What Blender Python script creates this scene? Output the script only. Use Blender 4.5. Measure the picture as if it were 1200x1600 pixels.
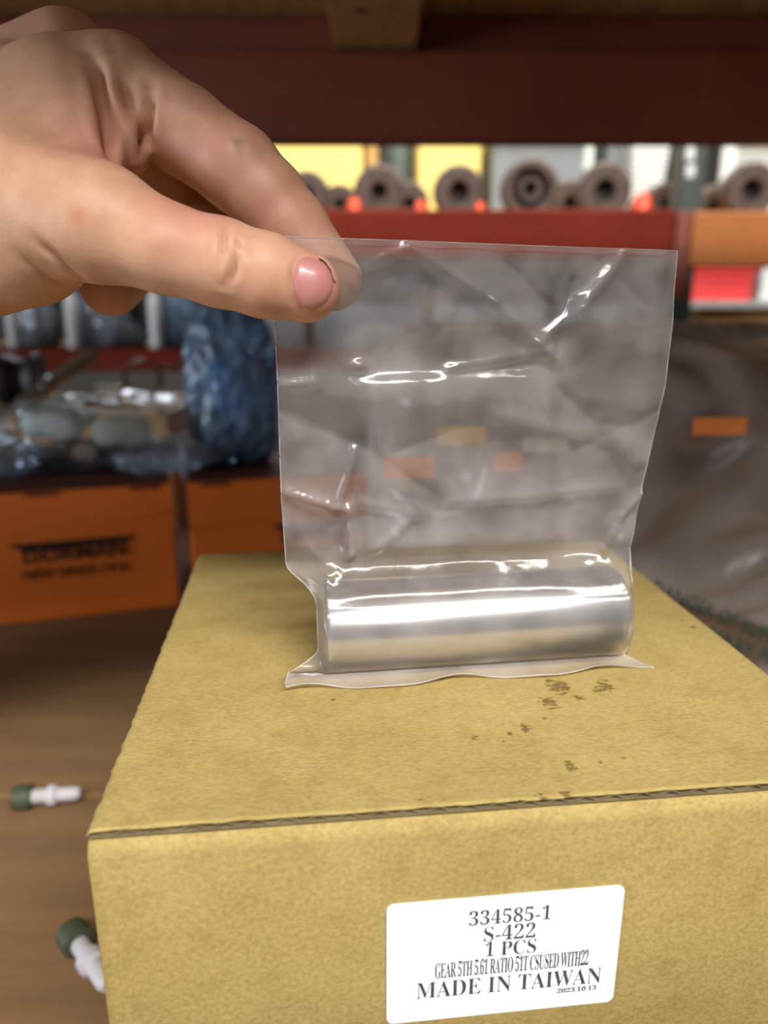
import bpy, bmesh, math, random
import numpy as np
from mathutils import Vector, Matrix, noise as mnoise

for o in list(bpy.data.objects):
    bpy.data.objects.remove(o)
SC = bpy.context.scene
COL = SC.collection

# ------------------------------------------------------------------ camera
F = 1150.0                       # focal length in pixels of the 1200x1600 frame
PITCH = math.radians(15.8)       # looking down
CZ = 0.247                       # camera height over the shelf deck (metres)
cam = bpy.data.cameras.new('camera')
cam.sensor_fit = 'VERTICAL'
cam.sensor_height = 9.8
cam.sensor_width = 7.35
cam.lens = F * 9.8 / 1600.0
cam.clip_start = 0.01
cam.dof.use_dof = True
cam.dof.focus_distance = 0.176
cam.dof.aperture_fstop = cam.lens / 3.0      # 3.0 mm wide opening
camo = bpy.data.objects.new('camera', cam)
COL.objects.link(camo)
camo.location = (0, 0, CZ)
camo.rotation_euler = (math.pi / 2 - PITCH, 0, 0)
SC.camera = camo

# ------------------------------------------------------------------ world, lamps, exposure
w = bpy.data.worlds.new('world')
SC.world = w
w.use_nodes = True
w.node_tree.nodes['Background'].inputs[0].default_value = (1.0, 0.98, 0.95, 1)
w.node_tree.nodes['Background'].inputs[1].default_value = 0.06


def lamp(name, loc, target, sx, sy, power, col=(1, 0.97, 0.92)):
    l = bpy.data.lights.new(name, 'AREA')
    l.shape = 'RECTANGLE'
    l.size, l.size_y = sx, sy
    l.energy = power
    l.color = col
    o = bpy.data.objects.new(name, l)
    COL.objects.link(o)
    o.location = loc
    o.rotation_euler = (Vector(target) - Vector(loc)).to_track_quat('-Z', 'Y').to_euler()
    return o


lamp('aisle_lamp', (1.05, -2.52, 3.20), (0.0, 0.18, 0.2), 3.6, 0.34, 630, (1, 0.98, 0.93))
lamp('aisle_lamp', (-0.6, -5.5, 3.2), (0.0, 0.2, 0.15), 2.4, 0.5, 42, (1, 0.98, 0.93))
lamp('far_aisle_lamp', (0.3, 1.72, 3.2), (0.2, 2.2, 0.3), 2.4, 0.2, 360, (1, 0.98, 0.93))
lamp('back_aisle_lamp', (-0.9, 4.6, 2.6), (-0.3, 0.65, 0.15), 2.5, 0.6, 130, (0.86, 0.93, 1.0))
lamp('left_fill_light', (-2.7, -0.75, 0.35), (-0.1, 0.55, 0.12), 1.2, 1.2, 92, (0.80, 0.90, 1.0))  # unseen cool light added to brighten the left side; no door exists
SC.view_settings.view_transform = 'Standard'
SC.view_settings.look = 'None'
SC.view_settings.gamma = 1.0
SC.view_settings.use_curve_mapping = False
SC.view_settings.exposure = -0.72
SC.cycles.transparent_max_bounces = 24
SC.cycles.max_bounces = 10

# ------------------------------------------------------------------ projection helpers
cf = np.array([0, math.cos(PITCH), -math.sin(PITCH)])
cu = np.array([0, math.sin(PITCH), math.cos(PITCH)])
cr = np.array([1.0, 0, 0])
C0 = np.array([0, 0, CZ])


def ray(x, y):
    return cf + (x - 600) / F * cr - (y - 800) / F * cu


def W(x, y, d):
    return C0 + ray(x, y) * d


def WZ(x, y, z):
    d = ray(x, y)
    return C0 + d * ((z - CZ) / d[2])


def WY(x, y, Y):
    d = ray(x, y)
    return C0 + d * (Y / d[1])


def WP(x, y, p0, n):
    d = ray(x, y)
    return C0 + d * (((p0 - C0) @ n) / (d @ n))


def proj(p):
    q = np.asarray(p) - C0
    d = q @ cf
    return 600 + F * (q @ cr) / d, 800 - F * (q @ cu) / d


# ------------------------------------------------------------------ object helpers
def empty(name, loc, rz=0.0):
    o = bpy.data.objects.new(name, None)
    o.empty_display_size = 0.02
    COL.objects.link(o)
    o.location = loc
    o.rotation_euler = (0, 0, rz)
    return o


def tag(o, label, cat=None, group=None, kind=None):
    if label:
        o['label'] = label
    if cat:
        o['category'] = cat
    if group:
        o['group'] = group
    if kind:
        o['kind'] = kind
    return o


def link(name, me, mats, parent=None, smooth=False):
    o = bpy.data.objects.new(name, me)
    COL.objects.link(o)
    for m in (mats if isinstance(mats, (list, tuple)) else [mats]):
        me.materials.append(m)
    if smooth:
        me.polygons.foreach_set('use_smooth', [True] * len(me.polygons))
    if parent:
        o.parent = parent
    return o


def pydata(name, v, f, mats, parent=None, smooth=False):
    me = bpy.data.meshes.new(name)
    me.from_pydata([tuple(map(float, p)) for p in v], [], f)
    me.validate()
    me.update()
    return link(name, me, mats, parent, smooth)


def bm_obj(name, bm, mats, parent=None, smooth=False):
    bmesh.ops.recalc_face_normals(bm, faces=bm.faces)
    me = bpy.data.meshes.new(name)
    bm.to_mesh(me)
    bm.free()
    return link(name, me, mats, parent, smooth)


def bm_box(bm, lo, hi, bevel=0.0, seg=2):
    lo, hi = Vector(lo), Vector(hi)
    g = bmesh.ops.create_cube(bm, size=1.0)['verts']
    for v in g:
        v.co = Vector(((v.co.x + .5) * (hi.x - lo.x) + lo.x, (v.co.y + .5) * (hi.y - lo.y) + lo.y,
                       (v.co.z + .5) * (hi.z - lo.z) + lo.z))
    if bevel:
        es = list({e for v in g for e in v.link_edges})
        bmesh.ops.bevel(bm, geom=es, offset=bevel, segments=seg, affect='EDGES', profile=0.5)
    return g


def box(name, lo, hi, mat, parent=None, bevel=0.0, seg=2):
    bm = bmesh.new()
    bm_box(bm, lo, hi, bevel, seg)
    return bm_obj(name, bm, mat, parent)


def lathe(name, prof, mat, parent=None, n=48, axis='Y', smooth=True, caps=True):
    """prof: list of (radius, position along axis)."""
    v, f = [], []
    for r, t in prof:
        for k in range(n):
            a = 2 * math.pi * k / n
            c, s = r * math.cos(a), r * math.sin(a)
            v.append({'Y': (c, t, s), 'X': (t, c, s), 'Z': (c, s, t)}[axis])
    m = len(prof)
    for i in range(m - 1):
        for k in range(n):
            k2 = (k + 1) % n
            f.append((i * n + k, i * n + k2, (i + 1) * n + k2, (i + 1) * n + k))
    if caps:
        f.append(tuple(range(n)))
        f.append(tuple((m - 1) * n + k for k in reversed(range(n))))
    o = pydata(name, v, f, mat, parent, smooth)
    bm = bmesh.new()
    bm.from_mesh(o.data)
    bmesh.ops.recalc_face_normals(bm, faces=bm.faces)
    for e in bm.edges:
        if e.calc_face_angle(0) > math.radians(28):
            e.smooth = False
    bm.to_mesh(o.data)
    bm.free()
    return o


def grid_faces(nu, nv, off=0):
    return [(off + j * nu + i, off + j * nu + i + 1, off + (j + 1) * nu + i + 1, off + (j + 1) * nu + i)
            for j in range(nv - 1) for i in range(nu - 1)]


def tube(name, pts, r, m, parent=None, n=6):
    v, f = [], []
    pts = [Vector(p) for p in pts]
    for i, p in enumerate(pts):
        d = (pts[min(i + 1, len(pts) - 1)] - pts[max(i - 1, 0)]).normalized()
        q = d.to_track_quat('Z', 'Y')
        for k in range(n):
            a = 2 * math.pi * k / n
            v.append(p + q @ Vector((r * math.cos(a), r * math.sin(a), 0)))
    for i in range(len(pts) - 1):
        for k in range(n):
            k2 = (k + 1) % n
            f.append((i * n + k, i * n + k2, (i + 1) * n + k2, (i + 1) * n + k))
    return pydata(name, v, f, m, parent, True)


def copy_tree(o, parent=None):
    c = o.copy()
    COL.objects.link(c)
    c.parent = parent
    for ch in list(o.children):
        copy_tree(ch, c)
    return c


# ------------------------------------------------------------------ materials
def srgb(r, g, b):
    return tuple(((c / 255 / 12.92) if c / 255 <= 0.04045 else ((c / 255 + 0.055) / 1.055) ** 2.4) for c in (r, g, b)) + (1,)


def nd(nt, t, **kw):
    n = nt.nodes.new(t)
    for k, v in kw.items():
        setattr(n, k, v)
    return n


def mat(name, c1, c2=None, scale=20.0, rough=0.6, metal=0.0, bump=0.0, bscale=None, detail=6.0, lo=0.35, hi=0.65,
        stretch=(1, 1, 1), spec=None, bdist=0.001, coat=0.0):
    m = bpy.data.materials.new(name)
    m.use_nodes = True
    nt = m.node_tree
    b = nt.nodes['Principled BSDF']
    b.inputs['Roughness'].default_value = rough
    b.inputs['Metallic'].default_value = metal
    if spec is not None:
        b.inputs['Specular IOR Level'].default_value = spec
    if coat:
        b.inputs['Coat Weight'].default_value = coat
        b.inputs['Coat Roughness'].default_value = 0.15
    tc = nd(nt, 'ShaderNodeTexCoord')
    mp = nd(nt, 'ShaderNodeMapping')
    mp.inputs['Scale'].default_value = stretch
    nt.links.new(tc.outputs['Object'], mp.inputs['Vector'])
    nz = nd(nt, 'ShaderNodeTexNoise')
    nz.inputs['Scale'].default_value = scale
    nz.inputs['Detail'].default_value = detail
    nz.inputs['Roughness'].default_value = 0.6
    nt.links.new(mp.outputs[0], nz.inputs['Vector'])
    cr_ = nd(nt, 'ShaderNodeValToRGB')
    cr_.color_ramp.elements[0].position = lo
    cr_.color_ramp.elements[1].position = hi
    cr_.color_ramp.elements[0].color = c1
    cr_.color_ramp.elements[1].color = c2 if c2 else c1
    nt.links.new(nz.outputs['Fac'], cr_.inputs[0])
    nt.links.new(cr_.outputs[0], b.inputs['Base Color'])
    if bump:
        nz2 = nd(nt, 'ShaderNodeTexNoise')
        nz2.inputs['Scale'].default_value = bscale or scale * 6
        nz2.inputs['Detail'].default_value = 4
        nt.links.new(mp.outputs[0], nz2.inputs['Vector'])
        bp = nd(nt, 'ShaderNodeBump')
        bp.inputs['Strength'].default_value = bump
        bp.inputs['Distance'].default_value = bdist
        nt.links.new(nz2.outputs['Fac'], bp.inputs['Height'])
        nt.links.new(bp.outputs[0], b.inputs['Normal'])
    return m


def film(name, tint=(0.97, 0.97, 0.98), haze=0.12, haze_col=(0.80, 0.79, 0.80), rough=0.10, gloss=1.0, bump=0.25,
         bscale=260.0, trans=0.4, ior=1.5, hnoise=60.0, bdist=0.0006, hvar=(0.65, 1.5)):
    """thin clear plastic: transparent + fresnel gloss + a little milky scatter"""
    m = bpy.data.materials.new(name)
    m.use_nodes = True
    nt = m.node_tree
    nt.nodes.clear()
    out = nd(nt, 'ShaderNodeOutputMaterial')
    tc = nd(nt, 'ShaderNodeTexCoord')
    nz = nd(nt, 'ShaderNodeTexNoise')
    nz.inputs['Scale'].default_value = bscale
    nz.inputs['Detail'].default_value = 3
    nt.links.new(tc.outputs['Object'], nz.inputs['Vector'])
    bp = nd(nt, 'ShaderNodeBump')
    bp.inputs['Strength'].default_value = bump
    bp.inputs['Distance'].default_value = bdist
    nt.links.new(nz.outputs['Fac'], bp.inputs['Height'])
    tr = nd(nt, 'ShaderNodeBsdfTransparent')
    tr.inputs[0].default_value = tuple(tint) + (1,)
    df = nd(nt, 'ShaderNodeBsdfDiffuse')
    df.inputs[0].default_value = tuple(haze_col) + (1,)
    tl = nd(nt, 'ShaderNodeBsdfTranslucent')
    tl.inputs[0].default_value = tuple(haze_col) + (1,)
    mx0 = nd(nt, 'ShaderNodeMixShader')
    mx0.inputs[0].default_value = trans
    nt.links.new(df.outputs[0], mx0.inputs[1])
    nt.links.new(tl.outputs[0], mx0.inputs[2])
    mx1 = nd(nt, 'ShaderNodeMixShader')
    nz3 = nd(nt, 'ShaderNodeTexNoise')
    nz3.inputs['Scale'].default_value = hnoise
    nz3.inputs['Detail'].default_value = 5
    nt.links.new(tc.outputs['Object'], nz3.inputs['Vector'])
    mr = nd(nt, 'ShaderNodeMapRange')
    mr.inputs[1].default_value = 0.35
    mr.inputs[2].default_value = 0.7
    mr.inputs[3].default_value = haze * hvar[0]
    mr.inputs[4].default_value = haze * hvar[1]
    nt.links.new(nz3.outputs['Fac'], mr.inputs[0])
    nt.links.new(mr.outputs[0], mx1.inputs[0])
    nt.links.new(tr.outputs[0], mx1.inputs[1])
    nt.links.new(mx0.outputs[0], mx1.inputs[2])
    gl = nd(nt, 'ShaderNodeBsdfGlossy')
    gl.inputs['Roughness'].default_value = rough
    gl.inputs[0].default_value = (gloss, gloss, gloss, 1)
    nt.links.new(bp.outputs[0], gl.inputs['Normal'])
    fr = nd(nt, 'ShaderNodeFresnel')
    fr.inputs['IOR'].default_value = ior
    nt.links.new(bp.outputs[0], fr.inputs['Normal'])
    mx2 = nd(nt, 'ShaderNodeMixShader')
    nt.links.new(fr.outputs[0], mx2.inputs[0])
    nt.links.new(mx1.outputs[0], mx2.inputs[1])
    nt.links.new(gl.outputs[0], mx2.inputs[2])
    nt.links.new(mx2.outputs[0], out.inputs[0])
    return m


M_red = mat('red_paint', srgb(116, 38, 22), srgb(104, 32, 18), 9, 0.75, bump=0.1, spec=0.15)
M_darkred = mat('maroon_paint', srgb(128, 62, 42), srgb(114, 52, 34), 7, 0.6, bump=0.1)
M_orangebeam = mat('orange_paint', srgb(176, 104, 42), srgb(164, 94, 36), 9, 0.55)
M_post = mat('grey_green_paint', srgb(70, 80, 74), srgb(52, 62, 58), 14, 0.5)
M_wood = mat('deck_wood', srgb(124, 94, 60), srgb(110, 82, 52), 7, 0.8, stretch=(1, 9, 9), bump=0.2)
M_wood2 = mat('brace_wood', srgb(190, 150, 92), srgb(166, 128, 76), 8, 0.8, stretch=(6, 1, 6), bump=0.2)
M_floor = mat('concrete', srgb(72, 70, 66), srgb(60, 58, 56), 4, 0.8)
M_wall = mat('wall_paint', srgb(84, 80, 76), srgb(76, 72, 68), 2, 0.8)
M_edge = mat('cut_edge_kraft', srgb(126, 110, 78), srgb(100, 86, 58), 120, 0.9)
M_white = mat('label_paper', srgb(226, 229, 234), srgb(220, 224, 230), 30, 0.45)
M_ink = mat('black_ink', srgb(50, 50, 58), srgb(76, 76, 86), 900, 0.6)
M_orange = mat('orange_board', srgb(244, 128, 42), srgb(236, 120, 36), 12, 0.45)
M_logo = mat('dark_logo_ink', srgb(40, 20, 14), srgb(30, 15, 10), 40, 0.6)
M_slot = mat('shade_and_knot_maroon', srgb(86, 36, 24), None, 10, 0.8)  # dark maroon: painted shade on orange boxes, own colour of the knot
M_rust = mat('rusty_steel', srgb(96, 78, 68), srgb(66, 52, 46), 40, 0.7, bump=0.3)
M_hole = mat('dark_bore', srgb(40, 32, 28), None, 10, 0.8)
M_yellow = mat('yellow_board', srgb(248, 226, 130), srgb(242, 216, 118), 6, 0.6)
M_tan = mat('tan_board', srgb(196, 158, 96), srgb(180, 142, 84), 14, 0.8)
M_grey = mat('grey_plastic', srgb(128, 134, 138), srgb(116, 122, 126), 6, 0.5)
M_pale = mat('pale_plastic', srgb(226, 230, 230), srgb(214, 220, 220), 6, 0.4)
M_black = mat('black_rubber', srgb(28, 26, 25), srgb(40, 37, 34), 30, 0.55)
M_mint = mat('mint_plastic', srgb(222, 246, 232), srgb(238, 250, 242), 40, 0.5)
_b = M_mint.node_tree.nodes['Principled BSDF']
_b.inputs['Subsurface Weight'].default_value = 0.6
_b.inputs['Subsurface Radius'].default_value = (1.0, 1.0, 1.0)
_b.inputs['Subsurface Scale'].default_value = 0.012
M_beige = mat('beige_plastic', srgb(206, 196, 178), None, 20, 0.6)
M_pink = mat('red_bin_plastic', srgb(232, 74, 74), srgb(222, 62, 62), 8, 0.35)
M_metal = mat('dull_steel', srgb(150, 148, 138), srgb(110, 108, 100), 30, 0.35, metal=0.7)
M_brown = mat('brown_board', srgb(112, 88, 68), srgb(90, 70, 54), 16, 0.85, bump=0.2)
M_green = mat('dark_green_plastic', srgb(62, 70, 52), None, 20, 0.5)
M_whiteplastic = mat('white_plastic', srgb(186, 182, 188), srgb(176, 172, 178), 30, 0.5)
M_redcap = mat('red_cap_plastic', srgb(236, 80, 44), None, 20, 0.4)
M_greenink = mat('green_ink', srgb(34, 54, 42), srgb(44, 64, 52), 300, 0.6)
M_oreflect = mat('orange_reflection', srgb(252, 160, 84), srgb(246, 140, 70), 60, 0.4)  # solid colours imitating reflections on the poly film
M_yreflect = mat('yellow_reflection', srgb(248, 204, 110), srgb(236, 186, 96), 60, 0.4)
M_wreflect = mat('pale_reflection', srgb(216, 210, 196), None, 60, 0.4)

F_bag = film('zip_film', haze=0.17, haze_col=(0.86, 0.79, 0.77), rough=0.13, bump=0.08, bscale=420, trans=0.35, hnoise=70, ior=1.30)
F_seal = film('seal_film', haze=0.45, haze_col=(0.9, 0.88, 0.88), rough=0.12, bump=0.0)
F_big = film('poly_film', haze=0.58, haze_col=(0.74, 0.67, 0.62), rough=0.28, bump=0.2, bscale=60, hnoise=14, hvar=(0.7, 1.25))
F_grey = film('grey_film', tint=(0.94, 0.96, 0.99), haze=0.11, haze_col=(0.50, 0.55, 0.68), rough=0.16, bump=0.3, bscale=50)
F_blue = film('blue_film', tint=(0.60, 0.78, 0.93), haze=0.45, haze_col=(0.34, 0.50, 0.70), rough=0.18, bump=0.3, bscale=50)
F_pale = film('pale_film', tint=(0.80, 0.88, 0.97), haze=0.32, haze_col=(0.62, 0.72, 0.86), rough=0.16, bump=0.3, bscale=50)


def kraft(name):
    m = bpy.data.materials.new(name)
    m.use_nodes = True
    nt = m.node_tree
    b = nt.nodes['Principled BSDF']
    b.inputs['Roughness'].default_value = 0.78
    b.inputs['Specular IOR Level'].default_value = 0.25
    tc = nd(nt, 'ShaderNodeTexCoord')

    def noise_(s, d, st=(1, 1, 1), rg=0.6):
        mp = nd(nt, 'ShaderNodeMapping')
        mp.inputs['Scale'].default_value = st
        nt.links.new(tc.outputs['Object'], mp.inputs['Vector'])
        n = nd(nt, 'ShaderNodeTexNoise')
        n.inputs['Scale'].default_value = s
        n.inputs['Detail'].default_value = d
        n.inputs['Roughness'].default_value = rg
        nt.links.new(mp.outputs[0], n.inputs['Vector'])
        return n

    def ramp(src, p0, c0, p1, c1):
        r = nd(nt, 'ShaderNodeValToRGB')
        r.color_ramp.elements[0].position, r.color_ramp.elements[1].position = p0, p1
        r.color_ramp.elements[0].color, r.color_ramp.elements[1].color = c0, c1
        nt.links.new(src, r.inputs[0])
        return r

    def mul(a, bb, fac=1.0, typ='MULTIPLY'):
        x = nd(nt, 'ShaderNodeMix', data_type='RGBA', blend_type=typ)
        x.inputs[0].default_value = fac
        nt.links.new(a, x.inputs[6])
        nt.links.new(bb, x.inputs[7])
        return x.outputs[2]

    base = ramp(noise_(24, 5).outputs['Fac'], 0.3, srgb(162, 140, 85), 0.7, srgb(175, 154, 97))
    fib = ramp(noise_(850, 4, (1, 2.0, 1), 0.7).outputs['Fac'], 0.30, (0.66, 0.64, 0.58, 1), 0.62, (1.06, 1.06, 1.05, 1))
    c = mul(base.outputs[0], fib.outputs[0], 0.75)
    blot = ramp(noise_(110, 5).outputs['Fac'], 0.28, (0.74, 0.71, 0.64, 1), 0.52, (1, 1, 1, 1))
    c = mul(c, blot.outputs[0], 0.5)
    speck = ramp(noise_(900, 2).outputs['Fac'], 0.70, (0, 0, 0, 1), 0.76, (1, 1, 1, 1))
    x = nd(nt, 'ShaderNodeMix', data_type='RGBA', blend_type='MIX')
    mth = nd(nt, 'ShaderNodeMath', operation='MULTIPLY')
    mth.inputs[1].default_value = 0.35
    nt.links.new(speck.outputs[0], mth.inputs[0])
    nt.links.new(mth.outputs[0], x.inputs[0])
    nt.links.new(c, x.inputs[6])
    x.inputs[7].default_value = srgb(206, 186, 128)
    c = x.outputs[2]
    # grease stains: painted mask 'stain' broken up by noise
    at = nd(nt, 'ShaderNodeAttribute', attribute_name='stain')
    sn = noise_(520, 6, (1, 1.5, 1), 0.7)
    ad = nd(nt, 'ShaderNodeMath', operation='ADD')
    nt.links.new(at.outputs['Fac'], ad.inputs[0])
    nt.links.new(sn.outputs['Fac'], ad.inputs[1])
    sr = ramp(ad.outputs[0], 0.95, (0, 0, 0, 1), 1.06, (1, 1, 1, 1))
    mth2 = nd(nt, 'ShaderNodeMath', operation='MULTIPLY')
    mth2.inputs[1].default_value = 0.8
    nt.links.new(sr.outputs[0], mth2.inputs[0])
    x2 = nd(nt, 'ShaderNodeMix', data_type='RGBA', blend_type='MIX')
    nt.links.new(mth2.outputs[0], x2.inputs[0])
    nt.links.new(c, x2.inputs[6])
    x2.inputs[7].default_value = srgb(96, 74, 34)
    nt.links.new(x2.outputs[2], b.inputs['Base Color'])
    bp = nd(nt, 'ShaderNodeBump')
    bp.inputs['Strength'].default_value = 0.35
    bp.inputs['Distance'].default_value = 0.0004
    nt.links.new(noise_(700, 3, (1, 2, 1)).outputs['Fac'], bp.inputs['Height'])
    nt.links.new(bp.outputs[0], b.inputs['Normal'])
    return m


M_kraft = kraft('kraft_board')


# ------------------------------------------------------------------ lettering
def glyphs(s, serif=True):
    if not serif:
        return s
    o = ''
    for c in s:
        if 'A' <= c <= 'Z':
            o += chr(0x1D400 + ord(c) - 65)
        elif c.isdigit():
            o += chr(0x1D7CE + int(c))
        else:
            o += c
    return o


TEXTS = {}


def text_mesh(s, serif=True, offset=0.0, spacing=1.0):
    key = (s, serif, offset, spacing)
    if key in TEXTS:
        return TEXTS[key][0].copy(), TEXTS[key][1]
    cu_ = bpy.data.curves.new('txt', 'FONT')
    cu_.body = glyphs(s, serif)
    cu_.offset = offset
    cu_.space_character = spacing
    cu_.resolution_u = 4
    o = bpy.data.objects.new('txt', cu_)
    COL.objects.link(o)
    dg = bpy.context.evaluated_depsgraph_get()
    me = bpy.data.meshes.new_from_object(o.evaluated_get(dg))
    v = np.array([p.co[:] for p in me.vertices])
    f = [tuple(p.vertices) for p in me.polygons]
    bpy.data.objects.remove(o)
    bpy.data.curves.remove(cu_)
    bpy.data.meshes.remove(me)
    v[:, :2] -= v[:, :2].min(0)
    v[:, :2] /= v[:, :2].max(0)
    TEXTS[key] = (v, f)
    return v.copy(), f


def put_text(name, s, fn, mat_, parent, serif=True, offset=0.0, spacing=1.0):
    """fn(a, b) -> 3-D point, a and b in 0..1 over the text's box"""
    v, f = text_mesh(s, serif, offset, spacing)
    o = pydata(name, [fn(p[0], p[1]) for p in v], f, mat_, parent)
    return o


LABEL_LINES = [  # text, baseline left px, baseline right px, cap height px, weight, spacing
    ('334585-1', (732, 1444), (859, 1434), 23, -0.0085, 1.02),
    ('S-422', (755, 1469), (835, 1462), 24, -0.0085, 1.0),
    ('1 PCS', (757, 1492), (836, 1486), 23, -0.0085, 1.0),
    ('GEAR 5TH 5.61 RATIO 51T CSUSED WITH22', (679, 1526), (917, 1506), 25, -0.003, 0.92),
    ('MADE IN TAIWAN', (650, 1557), (937, 1534), 25, -0.0085, 1.0)]
for l_ in LABEL_LINES:            # shape the lettering while the scene is still empty
    text_mesh(l_[0], True, l_[4], l_[5])
for l_ in (('2023.10.13', True, 0.004, 1.0), ('DORMAN', False, 0.028, 1.0), ('NEW SINCE 1918', False, 0.022, 1.0),
           ('DANGER OF SUFFOCATION', False, 0.012, 1.0), ('KEEP THIS BAG AWAY FROM BABIES', False, 0.012, 1.0)):
    text_mesh(*l_)

# ================================================================== SETTING
o = box('floor', (-3.5, -7, -0.97), (3.5, 7.2, -0.95), M_floor)
tag(o, 'grey concrete warehouse floor below the racks', kind='structure')
o = box('wall_back', (-3.5, 7.0, -0.95), (3.5, 7.05, 3.4), M_wall)
tag(o, 'grey warehouse wall far behind the racks', kind='structure')

# ------------------------------------------------------------------ near rack: decks, beams, brace
rack = empty('storage_rack', (0, 0, -0.95))
tag(rack, 'near maroon steel storage rack with wooden decks, holding the cardboard box', 'rack')


def rpart(name, lo, hi, m, parent=None, bevel=0.0):
    b_ = box(name, lo, hi, m, None, bevel)
    p = parent or rack
    b_.parent = p
    off = Vector((0, 0, 0))
    q = p
    while q:
        off += q.location
        q = q.parent
    b_.location = -off
    return b_


ys = [-0.09, 0.075, 0.3285, 0.583, 0.837, 1.09]
for i in range(5):
    rpart('deck_board', (-1.2, ys[i] + 0.0012, -0.02), (1.2, ys[i + 1] - 0.0012, -0.0004), M_wood, bevel=0.0015)
ys2 = [-0.072, 0.27, 0.48, 0.69, 0.90, 1.09]
for i in range(5):
    rpart('upper_deck_board', (-1.2, ys2[i] + 0.001, 0.603), (1.2, ys2[i + 1] - 0.001, 0.622), M_wood2, bevel=0.0015)
# rear upper beam: tall face with a set-back upper lip
ub = rpart('upper_beam', (-1.2, 1.045, 0.452), (1.2, 1.10, 0.553), M_darkred, bevel=0.004)
rpart('beam_lip', (-1.2, 1.075, 0.553), (1.2, 1.10, 0.602), M_darkred, bevel=0.003)
rpart('front_beam', (-1.2, -0.072, 0.533), (1.2, -0.045, 0.602), M_darkred, bevel=0.003)
rpart('lower_beam', (-1.2, 1.055, -0.12), (1.2, 1.10, -0.021), M_darkred, bevel=0.004)
rpart('lower_front_beam', (-1.2, -0.09, -0.12), (1.2, -0.05, -0.021), M_darkred, bevel=0.004)
xb0, xb1 = WY(524, 72, 1.05)[0], WY(651, 72, 1.05)[0]
br = rpart('deck_brace', (xb0, -0.044, 0.558), (xb1, 1.074, 0.602), M_wood2, bevel=0.002)
kx = WY(565, 24, 0.93)
bm = bmesh.new()
bmesh.ops.create_cone(bm, cap_ends=True, segments=14, radius1=0.009, radius2=0.008, depth=0.002)
bmesh.ops.scale(bm, vec=(1, 0.6, 1), verts=bm.verts)
kn = bm_obj('knot', bm, M_slot, br)
kn.location = (kx[0], 0.93, 0.5575)
for xx in (-0.75, 0.72):
    rpart('deck_brace', (xx - 0.06, -0.044, 0.558), (xx + 0.06, 1.074, 0.602), M_wood2, bevel=0.002)
for sx in (-1.24, 1.2):
    for yy in (0.03, 1.05):
        rpart('post', (sx, yy, -0.95), (sx + 0.06, yy + 0.06, 1.2), M_post, bevel=0.003)
cx = WY(1108, 100, 1.045)[0]
rpart('connector_plate', (cx, 1.0425, 0.456), (cx + 0.16, 1.046, 0.549), M_darkred, bevel=0.001)

# ------------------------------------------------------------------ rack behind: red beams, post, shelves
YB = 1.5
rackb = empty('storage_rack', (0, YB, -0.95))
tag(rackb, 'second storage rack behind, with bright red beams under a row of rusty hubs', 'rack')
zA1, zA0 = WY(800, 327, YB)[2], WY(800, 402, YB)[2]
zB1, zB0 = WY(230, 546, YB)[2], WY(230, 581, YB)[2]
xp0, xp1 = WY(1064, 300, YB)[0], WY(1100, 300, YB)[0]


def bpart(name, lo, hi, m, parent=None, bevel=0.0):
    return rpart(name, lo, hi, m, parent or rackb, bevel)


bpart('red_beam', (-1.0, YB, zA0), (xp0 - 0.004, YB + 0.05, zA1), M_red, bevel=0.004)
bpart('red_beam', (-1.0, YB, zB0), (xp0 - 0.004, YB + 0.05, zB1), M_red, bevel=0.004)
bpart('orange_beam', (xp0 + 0.026, YB - 0.01, WY(1150, 417, YB)[2]), (1.6, YB + 0.05, WY(1150, 331, YB)[2]), M_orangebeam, bevel=0.004)
pst = bpart('post', (xp0, YB + 0.0, -0.95), (xp1, YB + 0.06, 1.3), M_post, bevel=0.003)
for py in (212, 240, 267):
    p = WY(1079, py, YB - 0.001)
    bpart('post_hole', (p[0] - 0.009, YB - 0.0015, p[2] - 0.012), (p[0] + 0.009, YB + 0.002, p[2] + 0.012), M_pale, pst, 0.003)
bpart('connector_plate', (xp0 - 0.004, YB - 0.008, WY(0, 466, YB)[2]), (xp0 + 0.024, YB, WY(0, 331, YB)[2]), M_darkred, bevel=0.002)
zdA = zA1 - 0.012
zdB = zB1 - 0.006
bpart('shelf_board', (-1.0, YB + 0.05, zdA - 0.018), (1.6, 2.05, zdA - 0.0005), M_tan)
bpart('shelf_board', (-1.0, YB + 0.05, zdB - 0.018), (1.6, 2.05, zdB - 0.0005), M_tan)

# rusty hubs lying end-on along the red beam
hub_specs = [  # px centre, px radius, depth offset, kind, label
    (478, 37, 0.06, 0, 'rusty brown steel hub half hidden behind the index finger, leftmost on the red beam'),
    (530, 30, 0.14, 2, 'small dark hub set back between the two leftmost rusty hubs'),
    (592, 41, 0.056, 0, 'plain round rusty hub below the gap between the yellow cartons'),
    (640, 32, 0.15, 2, 'small dark hub set back left of the narrow yellow carton'),
    (718, 41, 0.056, 1, 'rusty hub with a deep dark bore below the narrow yellow carton'),
    (830, 46, 0.06, 3, 'largest rusty hub with concentric rings in front of the grey bin'),
    (893, 34, 0.16, 2, 'dark hub set back right of the large ringed hub'),
    (947, 43, 0.06, 1, 'rusty hub with a small bore left of the white ribbed pack'),
    (1044, 31, 0.14, 2, 'dark hub beside the grey rack post, on its left'),
    (1122, 29, 0.14, 2, 'small dark hub just right of the grey rack post'),
    (1178, 43, 0.056, 1, 'rusty hub with a bore at the right edge under the white frame'),
]
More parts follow.
